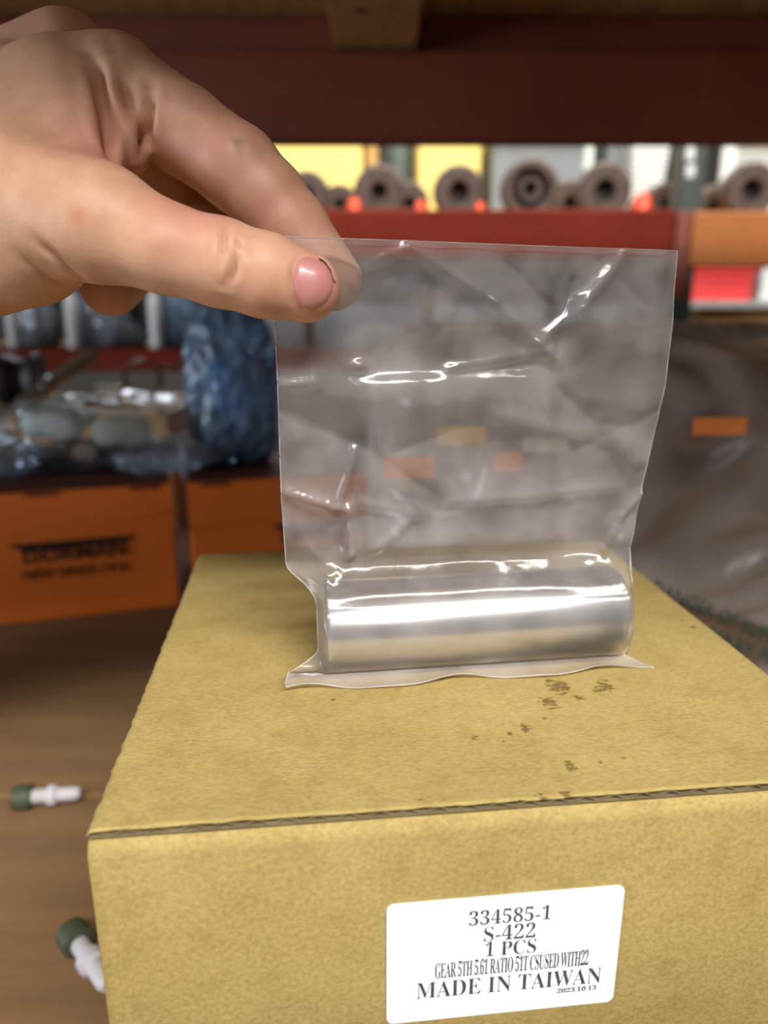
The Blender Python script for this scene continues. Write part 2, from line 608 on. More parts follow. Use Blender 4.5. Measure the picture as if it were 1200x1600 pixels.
for px, rp, dy, kind, lab in hub_specs:
    yf = YB + dy
    dep = (WY(px, 290, yf) - C0) @ cf
    R = rp * dep / F
    root = empty('steel_hub', (WY(px, 285, yf)[0], yf, zdA))
    tag(root, lab, 'hub', 'rusty hubs on the red beam')
    L = 0.16 if kind == 2 else 0.075
    ri = {0: 0.30, 1: 0.36, 2: 0.25, 3: 0.62}[kind] * R
    prof = [(R * 0.86, 0), (R * 0.97, 0.006), (R, 0.02), (R, L * 0.35), (R * 0.8, L * 0.42), (R * 0.78, L), (ri, L)]
    prof = [(ri, 0.03), (ri, 0.004), (ri + 0.003, 0.0)] + prof
    hb = lathe('hub_body', prof, M_rust, root, 40, caps=False)
    hb.location = (0, 0, R)
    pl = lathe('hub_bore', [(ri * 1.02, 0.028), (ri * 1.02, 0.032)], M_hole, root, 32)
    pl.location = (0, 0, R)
    if kind == 3:
        rg = lathe('hub_ring', [(R * 0.22, 0.03), (R * 0.24, 0.006), (R * 0.42, 0.004), (R * 0.45, 0.03)], M_rust, root, 32, caps=False)
        rg.location = (0, 0, R)
for (px, py, s, lab) in [(553, 322, 11, 'red plastic cap between the two left hubs on the beam'),
                         (657, 324, 9, 'red plastic cap under the narrow yellow carton'),
                         (750, 326, 8, 'tiny red cap right of the hub with the deep bore'),
                         (1005, 318, 15, 'bright red cap under the white ribbed pack, largest of the caps')]:
    p = WY(px, py, YB + 0.03)
    k = s * 1.4 / F
    o = lathe('red_cap', [(k * 0.9, 0), (k, k * 0.3), (k * 0.75, k * 1.6), (k * 0.45, k * 2.0)], M_redcap, None, 20, axis='Z')
    o.location = (p[0], YB + 0.035, zA1 - 0.003)
    tag(o, lab, 'cap', 'red caps on the beam')

# ------------------------------------------------------------------ third rack far behind, with cartons and bins
YC = 2.3
rackc = empty('storage_rack', (0, YC, -0.95))
tag(rackc, 'farthest rack shelf carrying the yellow cartons and grey bins', 'rack')
zC = WY(700, 330, YC)[2]
bpart('shelf_board', (-1.4, YC - 0.02, zC - 0.03), (1.9, YC + 0.6, zC - 0.0005), M_tan, rackc)
zC2 = WY(700, 470, YC)[2]
bpart('shelf_board', (-1.4, YC - 0.02, zC2 - 0.03), (0.85, YC + 0.6, zC2 - 0.0005), M_wood, rackc)
bpart('shelf_board', (0.852, YC - 0.02, zC2 - 0.03), (1.9, YC + 0.6, zC2 - 0.0005), M_pale, rackc)
for xx in (-1.4, 1.84):
    bpart('post', (xx, YC, -0.95), (xx + 0.06, YC + 0.06, 1.6), M_post, rackc)


def pxbox(name, x0, y0, x1, y1, Y, zbase, depth, m, lab, cat, group=None, bevel=0.004, dz=0.0):
    """carton whose front face spans the picture rectangle at distance Y and stands on zbase"""
    a, b_ = WY(x0, y0, Y), WY(x1, y1, Y)
    root = empty(name, ((a[0] + b_[0]) / 2, Y, zbase))
    hw = (b_[0] - a[0]) / 2
    top = a[2] - zbase
    tag(root, lab, cat, group)
    return root, hw, top


def carton(x0, y0, x1, Y, zb, dep, m, lab, name='carton', top_m=None):
    root, hw, top = pxbox(name, x0, y0, x1, 330, Y, zb, dep, m, lab, 'carton')
    box('body', (-hw, 0, 0), (hw, dep, top - 0.004), m, root, 0.003)
    box('lid_flap', (-hw, 0, top - 0.004), (hw, dep * 0.495, top), m, root, 0.001)
    box('lid_flap', (-hw, dep * 0.505, top - 0.004), (hw, dep, top), m, root, 0.001)
    box('tape', (-0.02, -0.001, top - 0.05), (0.02, dep * 0.6, top + 0.0006), M_tan, root)
    return root


def bin_(x0, y0, x1, Y, zb, dep, m, rim_m, lab, name='storage_bin'):
    root, hw, top = pxbox(name, x0, y0, x1, 330, Y, zb, dep, m, lab, 'bin')
    t = 0.006
    box('front_panel', (-hw, 0, 0), (hw, t, top), m, root, 0.001)
    box('back_panel', (-hw, dep - t, 0), (hw, dep, top), m, root, 0.001)
    box('side_panel', (-hw, t, 0), (-hw + t, dep - t, top), m, root)
    box('side_panel', (hw - t, t, 0), (hw, dep - t, top), m, root)
    box('bottom_panel', (-hw + t, t, 0), (hw - t, dep - t, t), m, root)
    bm_ = bmesh.new()
    bm_box(bm_, (-hw - 0.008, -0.01, top - 0.014), (hw + 0.008, 0.002, top + 0.004), 0.002)
    bm_box(bm_, (-hw - 0.008, dep - 0.002, top - 0.014), (hw + 0.008, dep + 0.01, top + 0.004), 0.002)
    bm_box(bm_, (-hw - 0.008, 0.002, top - 0.014), (-hw + 0.001, dep - 0.002, top + 0.004), 0.002)
    bm_box(bm_, (hw - 0.001, 0.002, top - 0.014), (hw + 0.008, dep - 0.002, top + 0.004), 0.002)
    bm_obj('rim', bm_, rim_m, root)
    return root


carton(385, 150, 566, YC, zC, 0.3, M_yellow, 'wide pale yellow carton behind the leftmost hubs')
carton(572, 170, 590, YC + 0.06, zC, 0.28, M_tan, 'narrow tan carton edge right of the wide yellow carton')
carton(656, 150, 748, YC, zC, 0.3, M_yellow, 'narrow pale yellow carton above the hub with a deep bore')
bin_(772, 208, 908, YC, zC, 0.3, M_grey, M_pale, 'grey plastic bin with white rim behind the largest hub')
carton(914, 160, 921, YC + 0.02, zC, 0.25, M_mint, 'slim pale green carton edge beside the grey bin')
# white ribbed pack
root, hw, top = pxbox('ribbed_pack', 988, 180, 1042, 330, YC, zC, 0.2, M_pale, 'white ribbed pack narrowing downwards, left of the rack post', 'pack')
nrib = 16
for i in range(nrib):
    z0 = top * i / nrib
    z1 = top * (i + 0.8) / nrib
    hh = hw * (0.62 + 0.38 * i / nrib)
    box('rib', (-hh, 0, z0), (hh, 0.16, z1), M_pale, root, 0.002)
# white frame on the right
root, hw, top = pxbox('picture_frame', 1136, 210, 1290, 330, YC, zC, 0.2, M_pale, 'white framed pale grey panel at the right edge behind the hubs', 'panel')
box('panel', (-hw + 0.03, 0.012, 0.03), (hw - 0.03, 0.02, top - 0.03), mat('pale_grey_panel', srgb(196, 202, 202), None, 5, 0.4), root)
for lo_, hi_ in (((-hw, 0, 0), (-hw + 0.035, 0.025, top)), ((hw - 0.035, 0, 0), (hw, 0.025, top)),
                 ((-hw + 0.035, 0, top - 0.035), (hw - 0.035, 0.025, top)), ((-hw + 0.035, 0, 0), (hw - 0.035, 0.025, 0.035))):
    box('frame_bar', lo_, hi_, M_pale, root, 0.003)
# dark machine part and leaning pole in the gaps
root, hw, top = pxbox('metal_canister', 600, 212, 646, 330, YC + 0.05, zC, 0.2, M_post, 'dark grey canister in the gap between the yellow cartons', 'canister')
c_ = lathe('canister_body', [(hw, 0), (hw, top * 0.8), (hw * 0.8, top * 0.92), (hw * 0.45, top * 0.97)], M_post, root, 28, axis='Z')
c_.location = (0, hw, 0)
c_ = lathe('canister_cap', [(hw * 0.4, top * 0.97), (hw * 0.4, top)], M_metal, root, 20, axis='Z')
c_.location = (0, hw, 0)
root, hw, top = pxbox('metal_canister', 926, 170, 945, 330, YC + 0.03, zC, 0.2, M_post, 'slim dark canister between the grey bin and the ribbed pack', 'canister')
c_ = lathe('canister_body', [(hw, 0), (hw, top * 0.85), (hw * 0.6, top * 0.9)], M_black, root, 24, axis='Z')
c_.location = (0, hw, 0)
c_ = lathe('canister_cap', [(hw * 0.7, top * 0.9), (hw * 0.7, top)], M_metal, root, 20, axis='Z')
c_.location = (0, hw, 0)
bin_(760, 200, 772, YC + 0.34, zC, 0.15, M_grey, M_grey, 'dark grey bin edge behind the rimmed grey bin') if False else None
bin_(952, 196, 975, YC + 0.08, zC, 0.25, M_grey, M_pale, 'small grey bin with white rim left of the ribbed pack')

# shelf under the hubs: red bin, pale tray, cartons, grey boxes seen through the bag
YD = 2.0
zdD = WY(1140, 470, YD)[2]
bin_(1086, 416, 1190, YC - 0.005, zC2, 0.25, M_pink, M_pink, 'bright red plastic bin under the orange beam')
carton(1196, 405, 1320, YC, zC2, 0.25, M_pale, 'white carton right of the red bin at the picture edge')
xg = WY(1092, 500, 1.62)[0]
root = empty('carton', (xg + 0.19, 1.62, zdB))
tag(root, 'brown carton with an orange spot standing right of the green post', 'carton')
hz = WY(1140, 482, 1.62)[2] - zdB
box('body', (-0.19, 0, 0), (0.19, 0.3, hz - 0.004), M_tan, root, 0.003)
box('lid_flap', (-0.19, 0, hz - 0.004), (0.19, 0.3, hz), M_tan, root, 0.001)
sp = WY(1118, 538, 1.62)
bm = bmesh.new()
bmesh.ops.create_cone(bm, cap_ends=True, segments=20, radius1=0.022, radius2=0.022, depth=0.002)
st = bm_obj('orange_spot', bm, mat('orange_dot', srgb(190, 92, 24), None, 20, 0.5), root)
st.rotation_euler = (math.pi / 2, 0, 0)
st.location = (sp[0] - xg - 0.19, -0.0005, sp[2] - zdB)

# ================================================================== CARDBOARD BOX
T = 0.15
FL = WZ(132, 1303, T)
F2 = WZ(1200, 1226, T)
ex = (F2 - FL) / np.linalg.norm(F2 - FL)
ey = np.array([-ex[1], ex[0], 0.0])
BW, BD, LT, PT = 0.168, 0.1635, 0.0021, 0.0028
kbox = empty('cardboard_box', (FL[0], FL[1], 0), math.atan2(ex[1], ex[0]))
tag(kbox, 'yellowish brown corrugated cardboard box with a white part label, under the bagged steel pin', 'box')


def to_box(p):
    q = np.asarray(p) - FL
    return np.array([q @ ex, q @ ey, q[2] + T])


zt = T - LT
rr = 0.0042
prof = [(0, 0), (0, zt - rr)]
for k in range(1, 7):
    a = math.pi / 2 * k / 6
    prof.append((rr - rr * math.cos(a), zt - rr + rr * math.sin(a)))
prof += [(0.022, zt), (0.022, zt - 0.002), (0.0045, zt - 0.0050), (PT, zt - 0.0075), (PT, 0)]
nx = 60
v, f = [], []
for i in range(nx + 1):
    x = BW * i / nx
    for (y, z) in prof:
        wob = 0.00022 * mnoise.noise(Vector((x * 40, z * 30, 3.1)))
        v.append((x, y + wob, z + (0.00025 * mnoise.noise(Vector((x * 60, 7, 1))) if z > zt - 0.002 else 0)))
m_ = len(prof)
for i in range(nx):
    for k in range(m_):
        k2 = (k + 1) % m_
        f.append((i * m_ + k, i * m_ + k2, (i + 1) * m_ + k2, (i + 1) * m_ + k))
f += [tuple(range(m_)), tuple(nx * m_ + k for k in reversed(range(m_)))]
fp = pydata('front_panel', v, f, M_kraft, kbox, True)
fp.data.polygons[-1].use_smooth = fp.data.polygons[-2].use_smooth = False
box('side_panel', (0, PT + 0.0002, 0), (PT, BD - PT, zt), M_kraft, kbox, 0.0006)
box('side_panel', (BW - PT, PT + 0.0002, 0), (BW, BD - PT, zt), M_kraft, kbox, 0.0006)
box('back_panel', (0, BD - PT, 0), (BW, BD, zt), M_kraft, kbox, 0.0006)
box('bottom_panel', (PT, PT, 0), (BW - PT, BD - PT, PT), M_kraft, kbox)

# lid: upper liner with ragged edges and grease stains, fluting and lower liner
stains = [(872, 1072, 34), (858, 1098, 24), (905, 1090, 14), (946, 1072, 24), (935, 1080, 14), (822, 1137, 18), (850, 1122, 9),
          (797, 1146, 11), (740, 1153, 12), (787, 1160, 7), (890, 1196, 18), (938, 1190, 9), (976, 1184, 9), (955, 1208, 6),
          (846, 1246, 16), (885, 1241, 18), (815, 1250, 10), (236, 1046, 9), (228, 1062, 7), (520, 1092, 9), (1082, 981, 9),
          (1068, 970, 7), (560, 1101, 5), (700, 1245, 8), (660, 1250, 8)]
gu, gv = 151, 141
xs_ = np.linspace(-0.0004, BW + 0.0004, gu)
ys_ = np.linspace(0.0007, BD, gv)
v, st = [], []
S3 = []
for (px, py, r) in stains:
    c = to_box(WZ(px, py, T))
    c2 = to_box(WZ(px + r, py, T))
    S3.append((c[0], c[1], abs(c2[0] - c[0]) * 1.15))
for j, y in enumerate(ys_):
    for i, x in enumerate(xs_):
        xx, yy, zz = x, y, T
        de = min(x + 0.0004, BW + 0.0004 - x)
        if i in (0, gu - 1):
            xx += (-1 if i else 1) * 0.0007 * (0.5 + mnoise.noise(Vector((y * 300, i, 2))) + 0.5 * mnoise.noise(Vector((y * 900, i, 5))))
        if j == 0:
            yy += 0.0003 * mnoise.noise(Vector((x * 220, 0, 4)))
        zz -= 0.0011 * max(0, 1 - de / 0.0022) ** 2
        zz += 0.00012 * mnoise.noise(Vector((x * 50, y * 50, 9)))
        v.append((xx, yy, zz))
        s = 0.0
        for (sx, sy, sr) in S3:
            d2 = ((x - sx) / sr) ** 2 + ((y - sy) / (sr * 1.3)) ** 2
            if d2 < 6:
                s = max(s, math.exp(-d2))
        st.append(0.56 * s)
nn = len(v)
v += [(p[0], p[1], p[2] - 0.00035) for p in v]
f = grid_faces(gu, gv) + [tuple(reversed(q)) for q in grid_faces(gu, gv, nn)]
rim = list(range(gu)) + [j * gu + gu - 1 for j in range(1, gv)] + [(gv - 1) * gu + i for i in range(gu - 2, -1, -1)] + [j * gu for j in range(gv - 2, 0, -1)]
for a, b_ in zip(rim, rim[1:] + rim[:1]):
    f.append((b_, a, a + nn, b_ + nn))
lid = pydata('lid', v, f, M_kraft, kbox, True)
at = lid.data.attributes.new('stain', 'FLOAT', 'POINT')
at.data.foreach_set('value', st + st)
per, hz0, hz1 = 0.0061, zt + 0.00045, T - 0.0006
nf = 600
v, f = [], []
for i in range(nf + 1):
    x = 0.001 + (BW - 0.002) * i / nf
    z = (hz0 + hz1) / 2 + (hz1 - hz0) / 2 * math.sin(2 * math.pi * x / per + 0.6 * mnoise.noise(Vector((x * 50, 0, 0))))
    wy = 0.0009 + 0.0002 * mnoise.noise(Vector((x * 300, 3, 0)))
    v += [(x, wy, z + 0.0001), (x, wy, z - 0.0001), (x, 0.02, z + 0.0001), (x, 0.02, z - 0.0001)]
for i in range(nf):
    a, b_ = 4 * i, 4 * i + 4
    f += [(a, a + 1, b_ + 1, b_), (a, b_, b_ + 2, a + 2), (a + 1, a + 3, b_ + 3, b_ + 1)]
pydata('fluting', v, f, M_edge, lid)
box('inner_liner', (0.0004, 0.0010, zt + 0.00005), (BW - 0.0004, BD, zt + 0.0004), M_edge, lid)
box('flute_shade', (0.001, 0.0026, zt + 0.0004), (BW - 0.001, BD - 0.001, T - 0.0013), M_hole, lid)  # dark block painted as the shade inside the flutes


# white label with print
def face_uv(px, py):
    X = WP(px, py, FL, ey)
    q = to_box(X)
    return np.array([q[0], q[2]])


lu0, lu1, lv0, lv1 = 0.0578, 0.1090, T - 0.0540, T - 0.0224
bm = bmesh.new()
pts = []
rc = 0.0016
for (cx_, cz_, a0) in ((lu1 - rc, lv1 - rc, 0), (lu0 + rc, lv1 - rc, 90), (lu0 + rc, lv0 + rc, 180), (lu1 - rc, lv0 + rc, 270)):
    for k in range(7):
        a = math.radians(a0 + 15 * k)
        pts.append((cx_ + rc * math.cos(a), cz_ + rc * math.sin(a)))
vf = [bm.verts.new((p[0], -0.00042, p[1])) for p in pts]
vb = [bm.verts.new((p[0], -0.0000, p[1])) for p in pts]
bm.faces.new(vf)
for i in range(len(pts)):
    j = (i + 1) % len(pts)
    bm.faces.new((vf[i], vb[i], vb[j], vf[j]))
label = bm_obj('label', bm, M_white, kbox)
tag(label, 'white paper label with printed part numbers')
for s, l0, r0, h, off, sp in LABEL_LINES:
    p0, p1 = face_uv(*l0), face_uv(*r0)
    pt = face_uv(l0[0], l0[1] - h)
    hh = pt[1] - p0[1]
    vv = (p0[1] + p1[1]) / 2          # print runs square with the label
    tilt = (p1[1] - p0[1]) * 0.5
    put_text('printed_line', s, lambda a, b_, p0=p0, p1=p1, hh=hh, vv=vv, t=tilt: (p0[0] + (p1[0] - p0[0]) * a, -0.00047, vv + t * (a - 0.5) + hh * b_), M_ink, label, True, off, sp)
p0, p1 = face_uv(869, 1549), face_uv(930, 1543)
put_text('printed_date', '2023.10.13', lambda a, b_: (p0[0] + (p1[0] - p0[0]) * a, -0.00048, p0[1] + (p1[1] - p0[1]) * a + 0.00125 * b_), M_ink, label, True, 0.004, 1.0)

# ================================================================== STEEL PIN
P1, P2 = WZ(509, 1053, T), WZ(961, 1024, T)
ax = (P2 - P1) / np.linalg.norm(P2 - P1)
bx = np.array([-ax[1], ax[0], 0.0])
PL = float(np.linalg.norm(P2 - P1))
R = 0.0125
PZ = T + 0.0004
m = bpy.data.materials.new('turned_steel')
m.use_nodes = True
nt = m.node_tree
b = nt.nodes['Principled BSDF']
b.inputs['Metallic'].default_value = 1.0
b.inputs['Base Color'].default_value = (0.72, 0.72, 0.73, 1)
b.inputs['Roughness'].default_value = 0.25
tc = nd(nt, 'ShaderNodeTexCoord')
mp = nd(nt, 'ShaderNodeMapping')
mp.inputs['Scale'].default_value = (3000, 60, 60)
nt.links.new(tc.outputs['Object'], mp.inputs[0])
nz = nd(nt, 'ShaderNodeTexNoise')
nz.inputs['Scale'].default_value = 1.0
nz.inputs['Detail'].default_value = 2
nt.links.new(mp.outputs[0], nz.inputs['Vector'])
bp = nd(nt, 'ShaderNodeBump')
bp.inputs['Strength'].default_value = 0.05
bp.inputs['Distance'].default_value = 0.0001
nt.links.new(nz.outputs['Fac'], bp.inputs['Height'])
nt.links.new(bp.outputs[0], b.inputs['Normal'])
M_steel = m
hr = 0.0036
pin = lathe('steel_pin', [(0.0004, 0.006), (hr * 0.8, 0.004), (hr, 0.0012), (hr + 0.0006, 0.0002), (R - 0.0012, 0), (R - 0.0004, 0.0004), (R, 0.0012),
                          (R, PL - 0.0012), (R - 0.0004, PL - 0.0004), (R - 0.0012, PL), (hr + 0.0006, PL - 0.0002), (hr, PL - 0.0012), (0.0004, PL - 0.006)],
            M_steel, None, 128, axis='X')
pc = P1 + bx * 0.0031
pin.location = (pc[0], pc[1], PZ + R)
pin.rotation_euler = (0, 0, math.atan2(ax[1], ax[0]))
tag(pin, 'shiny cylindrical steel pin inside the clear plastic bag on the cardboard box', 'pin')

# ================================================================== CLEAR BAG AROUND THE PIN
O0 = np.array([pc[0], pc[1], T])          # s=0, n=0, z=0


def bag_s(px, py, n0=0.0):
    X = WP(px, py, O0 + bx * n0, bx)
    return (X - O0) @ ax, X[2] - T


Lp = [bag_s(x, y) for x, y in ((429, 372), (430, 505), (434, 600), (437, 700), (440, 780), (445, 850), (447, 885), (451, 912))]
Rp = [bag_s(x, y) for x, y in ((1061, 392), (1054, 500), (1041, 600), (1019, 700), (1000, 770), (984, 850), (977, 880), (973, 905))]
Lz, Ls = [p[1] for p in Lp][::-1], [p[0] for p in Lp][::-1]
Rz, Rs = [p[1] for p in Rp][::-1], [p[0] for p in Rp][::-1]
zTL, zTR = Lp[0][1], Rp[0][1]
ZC = 0.0315
RW = R + 0.00045
zc_ = 0.0004 + R
fl = [bag_s_ for bag_s_ in (WZ(447, 1085, T), WZ(1022, 1046, T))]
flL, flR = (fl[0] - O0) @ ax, (fl[1] - O0) @ ax
flnL, flnR = (fl[0] - O0) @ bx, (fl[1] - O0) @ bx


def seg_d(px, py, a, b_):
    ax_, ay_ = a
    dx, dy = b_[0] - ax_, b_[1] - ay_
    t = max(0, min(1, ((px - ax_) * dx + (py - ay_) * dy) / (dx * dx + dy * dy)))
    return math.hypot(px - ax_ - t * dx, py - ay_ - t * dy), t


creases = [  # (a, b, height mm, width px)
    ((640, 385), (770, 470), -0.9, 9), ((770, 470), (868, 562), -1.2, 9), ((560, 420), (640, 385), -0.5, 9),
    ((975, 395), (905, 480), -0.9, 9), ((905, 480), (838, 535), -1.1, 9), ((900, 430), (862, 585), 0.6, 8),
    ((940, 400), (1010, 470), 0.4, 14), ((860, 470), (800, 410), 0.5, 14),
    ((720, 470), (700, 560), 0.5, 16), ((700, 575), (860, 545), -0.7, 10),
    ((445, 600), (490, 595), -0.7, 7), ((490, 560), (492, 605), -0.5, 5),
    ((440, 640), (560, 690), 0.8, 16), ((560, 690), (525, 790), -1.3, 8), ((560, 690), (548, 800), 0.9, 9),
    ((450, 770), (540, 795), -1.0, 8), ((545, 790), (548, 860), -1.6, 9), ((548, 860), (505, 905), -1.6, 9), ((530, 800), (528, 850), 0.9, 6),
    ((640, 800), (560, 880), -0.6, 7), ((560, 780), (660, 800), -0.5, 7), ((560, 690), (700, 780), 0.5, 14),
    ((700, 780), (960, 760), -0.6, 9), ((620, 700), (760, 640), 0.5, 18), ((760, 640), (960, 690), -0.5, 16),
    ((1000, 770), (968, 805), -0.9, 5), ((960, 820), (940, 855), -0.9, 6), ((940, 855), (972, 900), -1.1, 6), ((940, 855), (895, 880), -0.9, 6),
    ((870, 600), (940, 660), 0.6, 12), ((940, 660), (1000, 720), -0.5, 12), ((950, 700), (985, 760), 0.4, 8), ((1030, 640), (900, 700), 0.4, 14),
    ((545, 872), (940, 868), -0.35, 5), ((770, 860), (782, 876), -0.7, 4), ((480, 850), (520, 890), -0.8, 8), ((455, 880), (500, 880), 0.6, 9)]


def bag_disp(px, py):
    d = 0.0
    for a, b_, h, wd in creases:
        if px < min(a[0], b_[0]) - 60 or px > max(a[0], b_[0]) + 60 or py < min(a[1], b_[1]) - 60 or py > max(a[1], b_[1]) + 60:
            continue
        q, t = seg_d(px, py, a, b_)
        if q < 6 * wd:
            d += h * 0.00135 * math.exp(-(q / wd) ** 1.2)
    # ledge of the fold: film steps toward the viewer below it
    fy = 603 - (px - 440) * 0.045
    amp = 1 / (1 + math.exp(-(px - 545) / 14)) * (1 - 1 / (1 + math.exp(-(px - 862) / 8)))
    d += -0.0026 * (0.12 + 0.88 * amp) / (1 + math.exp(-(py - fy + 6) / 6.5))
    # small bubble
    d += -0.0012 * math.exp(-(((px - 562) / 14) ** 2 + ((py - 570) / 9) ** 2))
    d += -0.0010 * math.exp(-(((px - 512) / 10) ** 2 + ((py - 890) / 10) ** 2))
    n1 = mnoise.noise(Vector((px / 130, py / 100, 0.7)))
    n2 = abs(mnoise.noise(Vector((px / 60 + 5, py / 75, 2.3))))
    n3 = mnoise.noise(Vector((px / 22, py / 26, 8.3)))
    d += 0.0011 * n1 + 0.0006 * (0.3 - n2) + 0.00005 * n3
    # vertical sagging relief in the lower half: reflects the box top in broad patches
    d += 0.0009 * math.sin((py - 600) / 62.0) * max(0, min(1, (py - 600) / 60)) * max(0, min(1, (880 - py) / 60))
    pinch = math.exp(-((px - 500) / 75) ** 2 - ((py - 440) / 75) ** 2)
    return d * (1 - pinch)


def up_n(z, u):
    """offset of the hanging film from the pin axis"""
    t = (z - ZC) / (0.112 - ZC)
    tl = -0.0042 * t ** 1.2
    trr = 0.0012 * t
    return tl * (1 - u) + trr * u


def layer(sign):
    """one sheet of the bag; sign -1 faces the viewer, +1 lies behind"""
    nu = 131
    rows = []
    for k in range(9):                      # sealed flange lying on the box
        rows.append(('fl', k / 8))
    na = 26
    th0 = math.radians(-56) if sign < 0 else math.radians(-118)   # angle of the pin section where film touches
    for k in range(na + 1):
        rows.append(('ci', k / na))
    for k in range(1, 7):
        rows.append(('co', k / 7))
    nup = 125
    for k in range(nup + 1):
        rows.append(('up', k / nup))
    V = []
    tan_a = math.acos(RW / (ZC - zc_))
    for typ, t in rows:
        for i in range(nu):
            u = i / (nu - 1)
            if typ == 'fl':
                sL = flL * (1 - t) + (flL - 0.0005 + 0.0015 * t) * t
                sR = flR * (1 - t) + (flR - 0.006) * t
                s = sL + (sR - sL) * u
                n0 = flnL * (1 - u) + flnR * u + 0.0012 * math.sin(u * 15 + 0.4) * (1 - t)
                n1 = -0.0075
                n = n0 + (n1 - n0) * t
                z = 0.0006 + 0.0009 * (1 - t) * (0.6 + 0.7 * math.sin(u * 16 + 1.2) + 0.4 * math.sin(u * 31)) + 0.0018 * t * t
                edge = max(0, (0.05 - u) / 0.05) + max(0, (u - 0.95) / 0.05)
                z += 0.0015 * max(0, (0.06 - u) / 0.06) * t
                z = max(z, 0.0003) + (0.00012 if sign < 0 else -0.0001)
            elif typ == 'ci':
                if sign < 0:
                    a0, a1 = math.radians(235), math.radians(90) + tan_a
                else:
                    a0, a1 = math.radians(235), math.radians(450) - tan_a
                a = a0 + (a1 - a0) * t
                rw = RW if sign < 0 else RW - 0.0002
                n = rw * math.cos(a)
                z = zc_ + rw * math.sin(a)
                pull = math.sin(math.pi * min(1, t * 1.02)) ** 0.35
                sL0, sR0 = flL + 0.001, flR - 0.006
                sL1, sR1 = -0.0020, PL + 0.0016
                q = min(1, t / 0.34)
                q = (q * q * (3 - 2 * q)) ** 1.5
                qr = min(1, t / 0.5) ** 0.8
                sL = sL0 + (sL1 - sL0) * q
                sR = sR0 + (sR1 - sR0) * qr
                s = sL + (sR - sL) * u
                # ends: film closes over the pin's end faces
                over = max(0.0, -s) / 0.0021 if s < 0 else max(0.0, s - PL) / 0.0017
                over = min(1.0, over)
                if over > 0:
                    n = n * (1 - 0.8 * over) - 0.003 * over
                    z = z * (1 - 0.12 * over) + 0.010 * 0.12 * over
                    if t < 0.34:
                        n = n * q + (RW * math.cos(a)) * (1 - q)
                n += 0.00004 * mnoise.noise(Vector((s * 200, a * 3, sign)))
                z += 0.00003 * mnoise.noise(Vector((s * 200, a * 3, 7 + sign)))
            else:
                if typ == 'co':
                    a1 = (math.radians(90) + tan_a) if sign < 0 else (math.radians(90) - tan_a)
                    n0, z0 = RW * math.cos(a1), zc_ + RW * math.sin(a1)
                    z = z0 + (ZC - z0) * t
                    n = n0 * (1 - t)
                    sL1, sR1 = -0.0020, PL + 0.0016
                    q = t * t * (3 - 2 * t)
                    sL = sL1 + (float(np.interp(ZC, Lz, Ls)) - sL1) * q
                    sR = sR1 + (float(np.interp(ZC, Rz, Rs)) - sR1) * q
                    s = sL + (sR - sL) * u
                    over = min(1.0, (max(0.0, -s) / 0.006 if s < 0 else max(0.0, s - PL) / 0.005))
                    n *= (1 - 0.85 * over)
                    ramp_ = t * 0.5
                else:
                    zt_ = zTL + (zTR - zTL) * u
                    z = ZC + (zt_ - ZC) * t
                    sL = float(np.interp(z, Lz, Ls))
                    sR = float(np.interp(z, Rz, Rs))
                    s = sL + (sR - sL) * u
                    n = up_n(z, u)
                    ramp_ = 0.5 + 0.5 * min(1, t / 0.06)
                X = O0 + ax * s + bx * n + np.array([0, 0, z])
                px, py = proj(X)
                dd = bag_disp(px, py) * ramp_
                side = min(u, 1 - u)
                gap = 0.0007 * min(1, side / 0.04)
                lay = 0.0003 * mnoise.noise(Vector((px / 80, py / 80, 20 + 9 * sign))) + 0.00006 * mnoise.noise(Vector((px / 18, py / 22, 40 + 9 * sign)))
                gap = max(0.00012, gap + sign * lay) if side > 0 else 0.0001
                n += dd + sign * gap
            V.append(O0 + ax * s + bx * n + np.array([0, 0, z]))
    return V, grid_faces(nu, len(rows))


bag = empty('plastic_bag', tuple(O0))
tag(bag, 'clear crinkled plastic bag held up by its top corner, wrapping the steel pin', 'bag')
for sign, nm in ((-1, 'front_film'), (1, 'back_film')):
    V, Fc = layer(sign)
    pydata(nm, [p - O0 for p in V], Fc, F_bag, bag, True)
    if sign < 0:
        nu_ = 131
        nr_ = len(V) // nu_
        for line in ([V[j * nu_] for j in range(nr_)], [V[j * nu_ + nu_ - 1] for j in range(nr_)], V[:nu_], V[-nu_:]):
            tube('edge_seal', [p - O0 for p in line], 0.00017, F_seal, bag)

# ================================================================== HAND (signed-distance body, one continuous mesh)
HD = 0.0057


def J(px, py, d, r):
    return (W(px, py, d + HD).astype(np.float32), r * 0.001 * 1.035)


def rcone(P, A, B):
    """distance to a tapered capsule"""
    a, ra = A
    b_, rb = B
    ba = b_ - a
    L2 = float(ba @ ba)
    t = np.clip(((P - a) @ ba) / L2, 0, 1)
    d = np.sqrt((((P - a) - t[:, None] * ba) ** 2).sum(1))
    return d - (ra + (rb - ra) * t)


def smin(a, b_, k):
    h = np.maximum(k - np.abs(a - b_), 0) / k
    return np.minimum(a, b_) - h * h * k * 0.25


def chain(P, js, k):
    d = None
    for A, B in zip(js, js[1:]):
        q = rcone(P, A, B)
        d = q if d is None else smin(d, q, k)
    return d


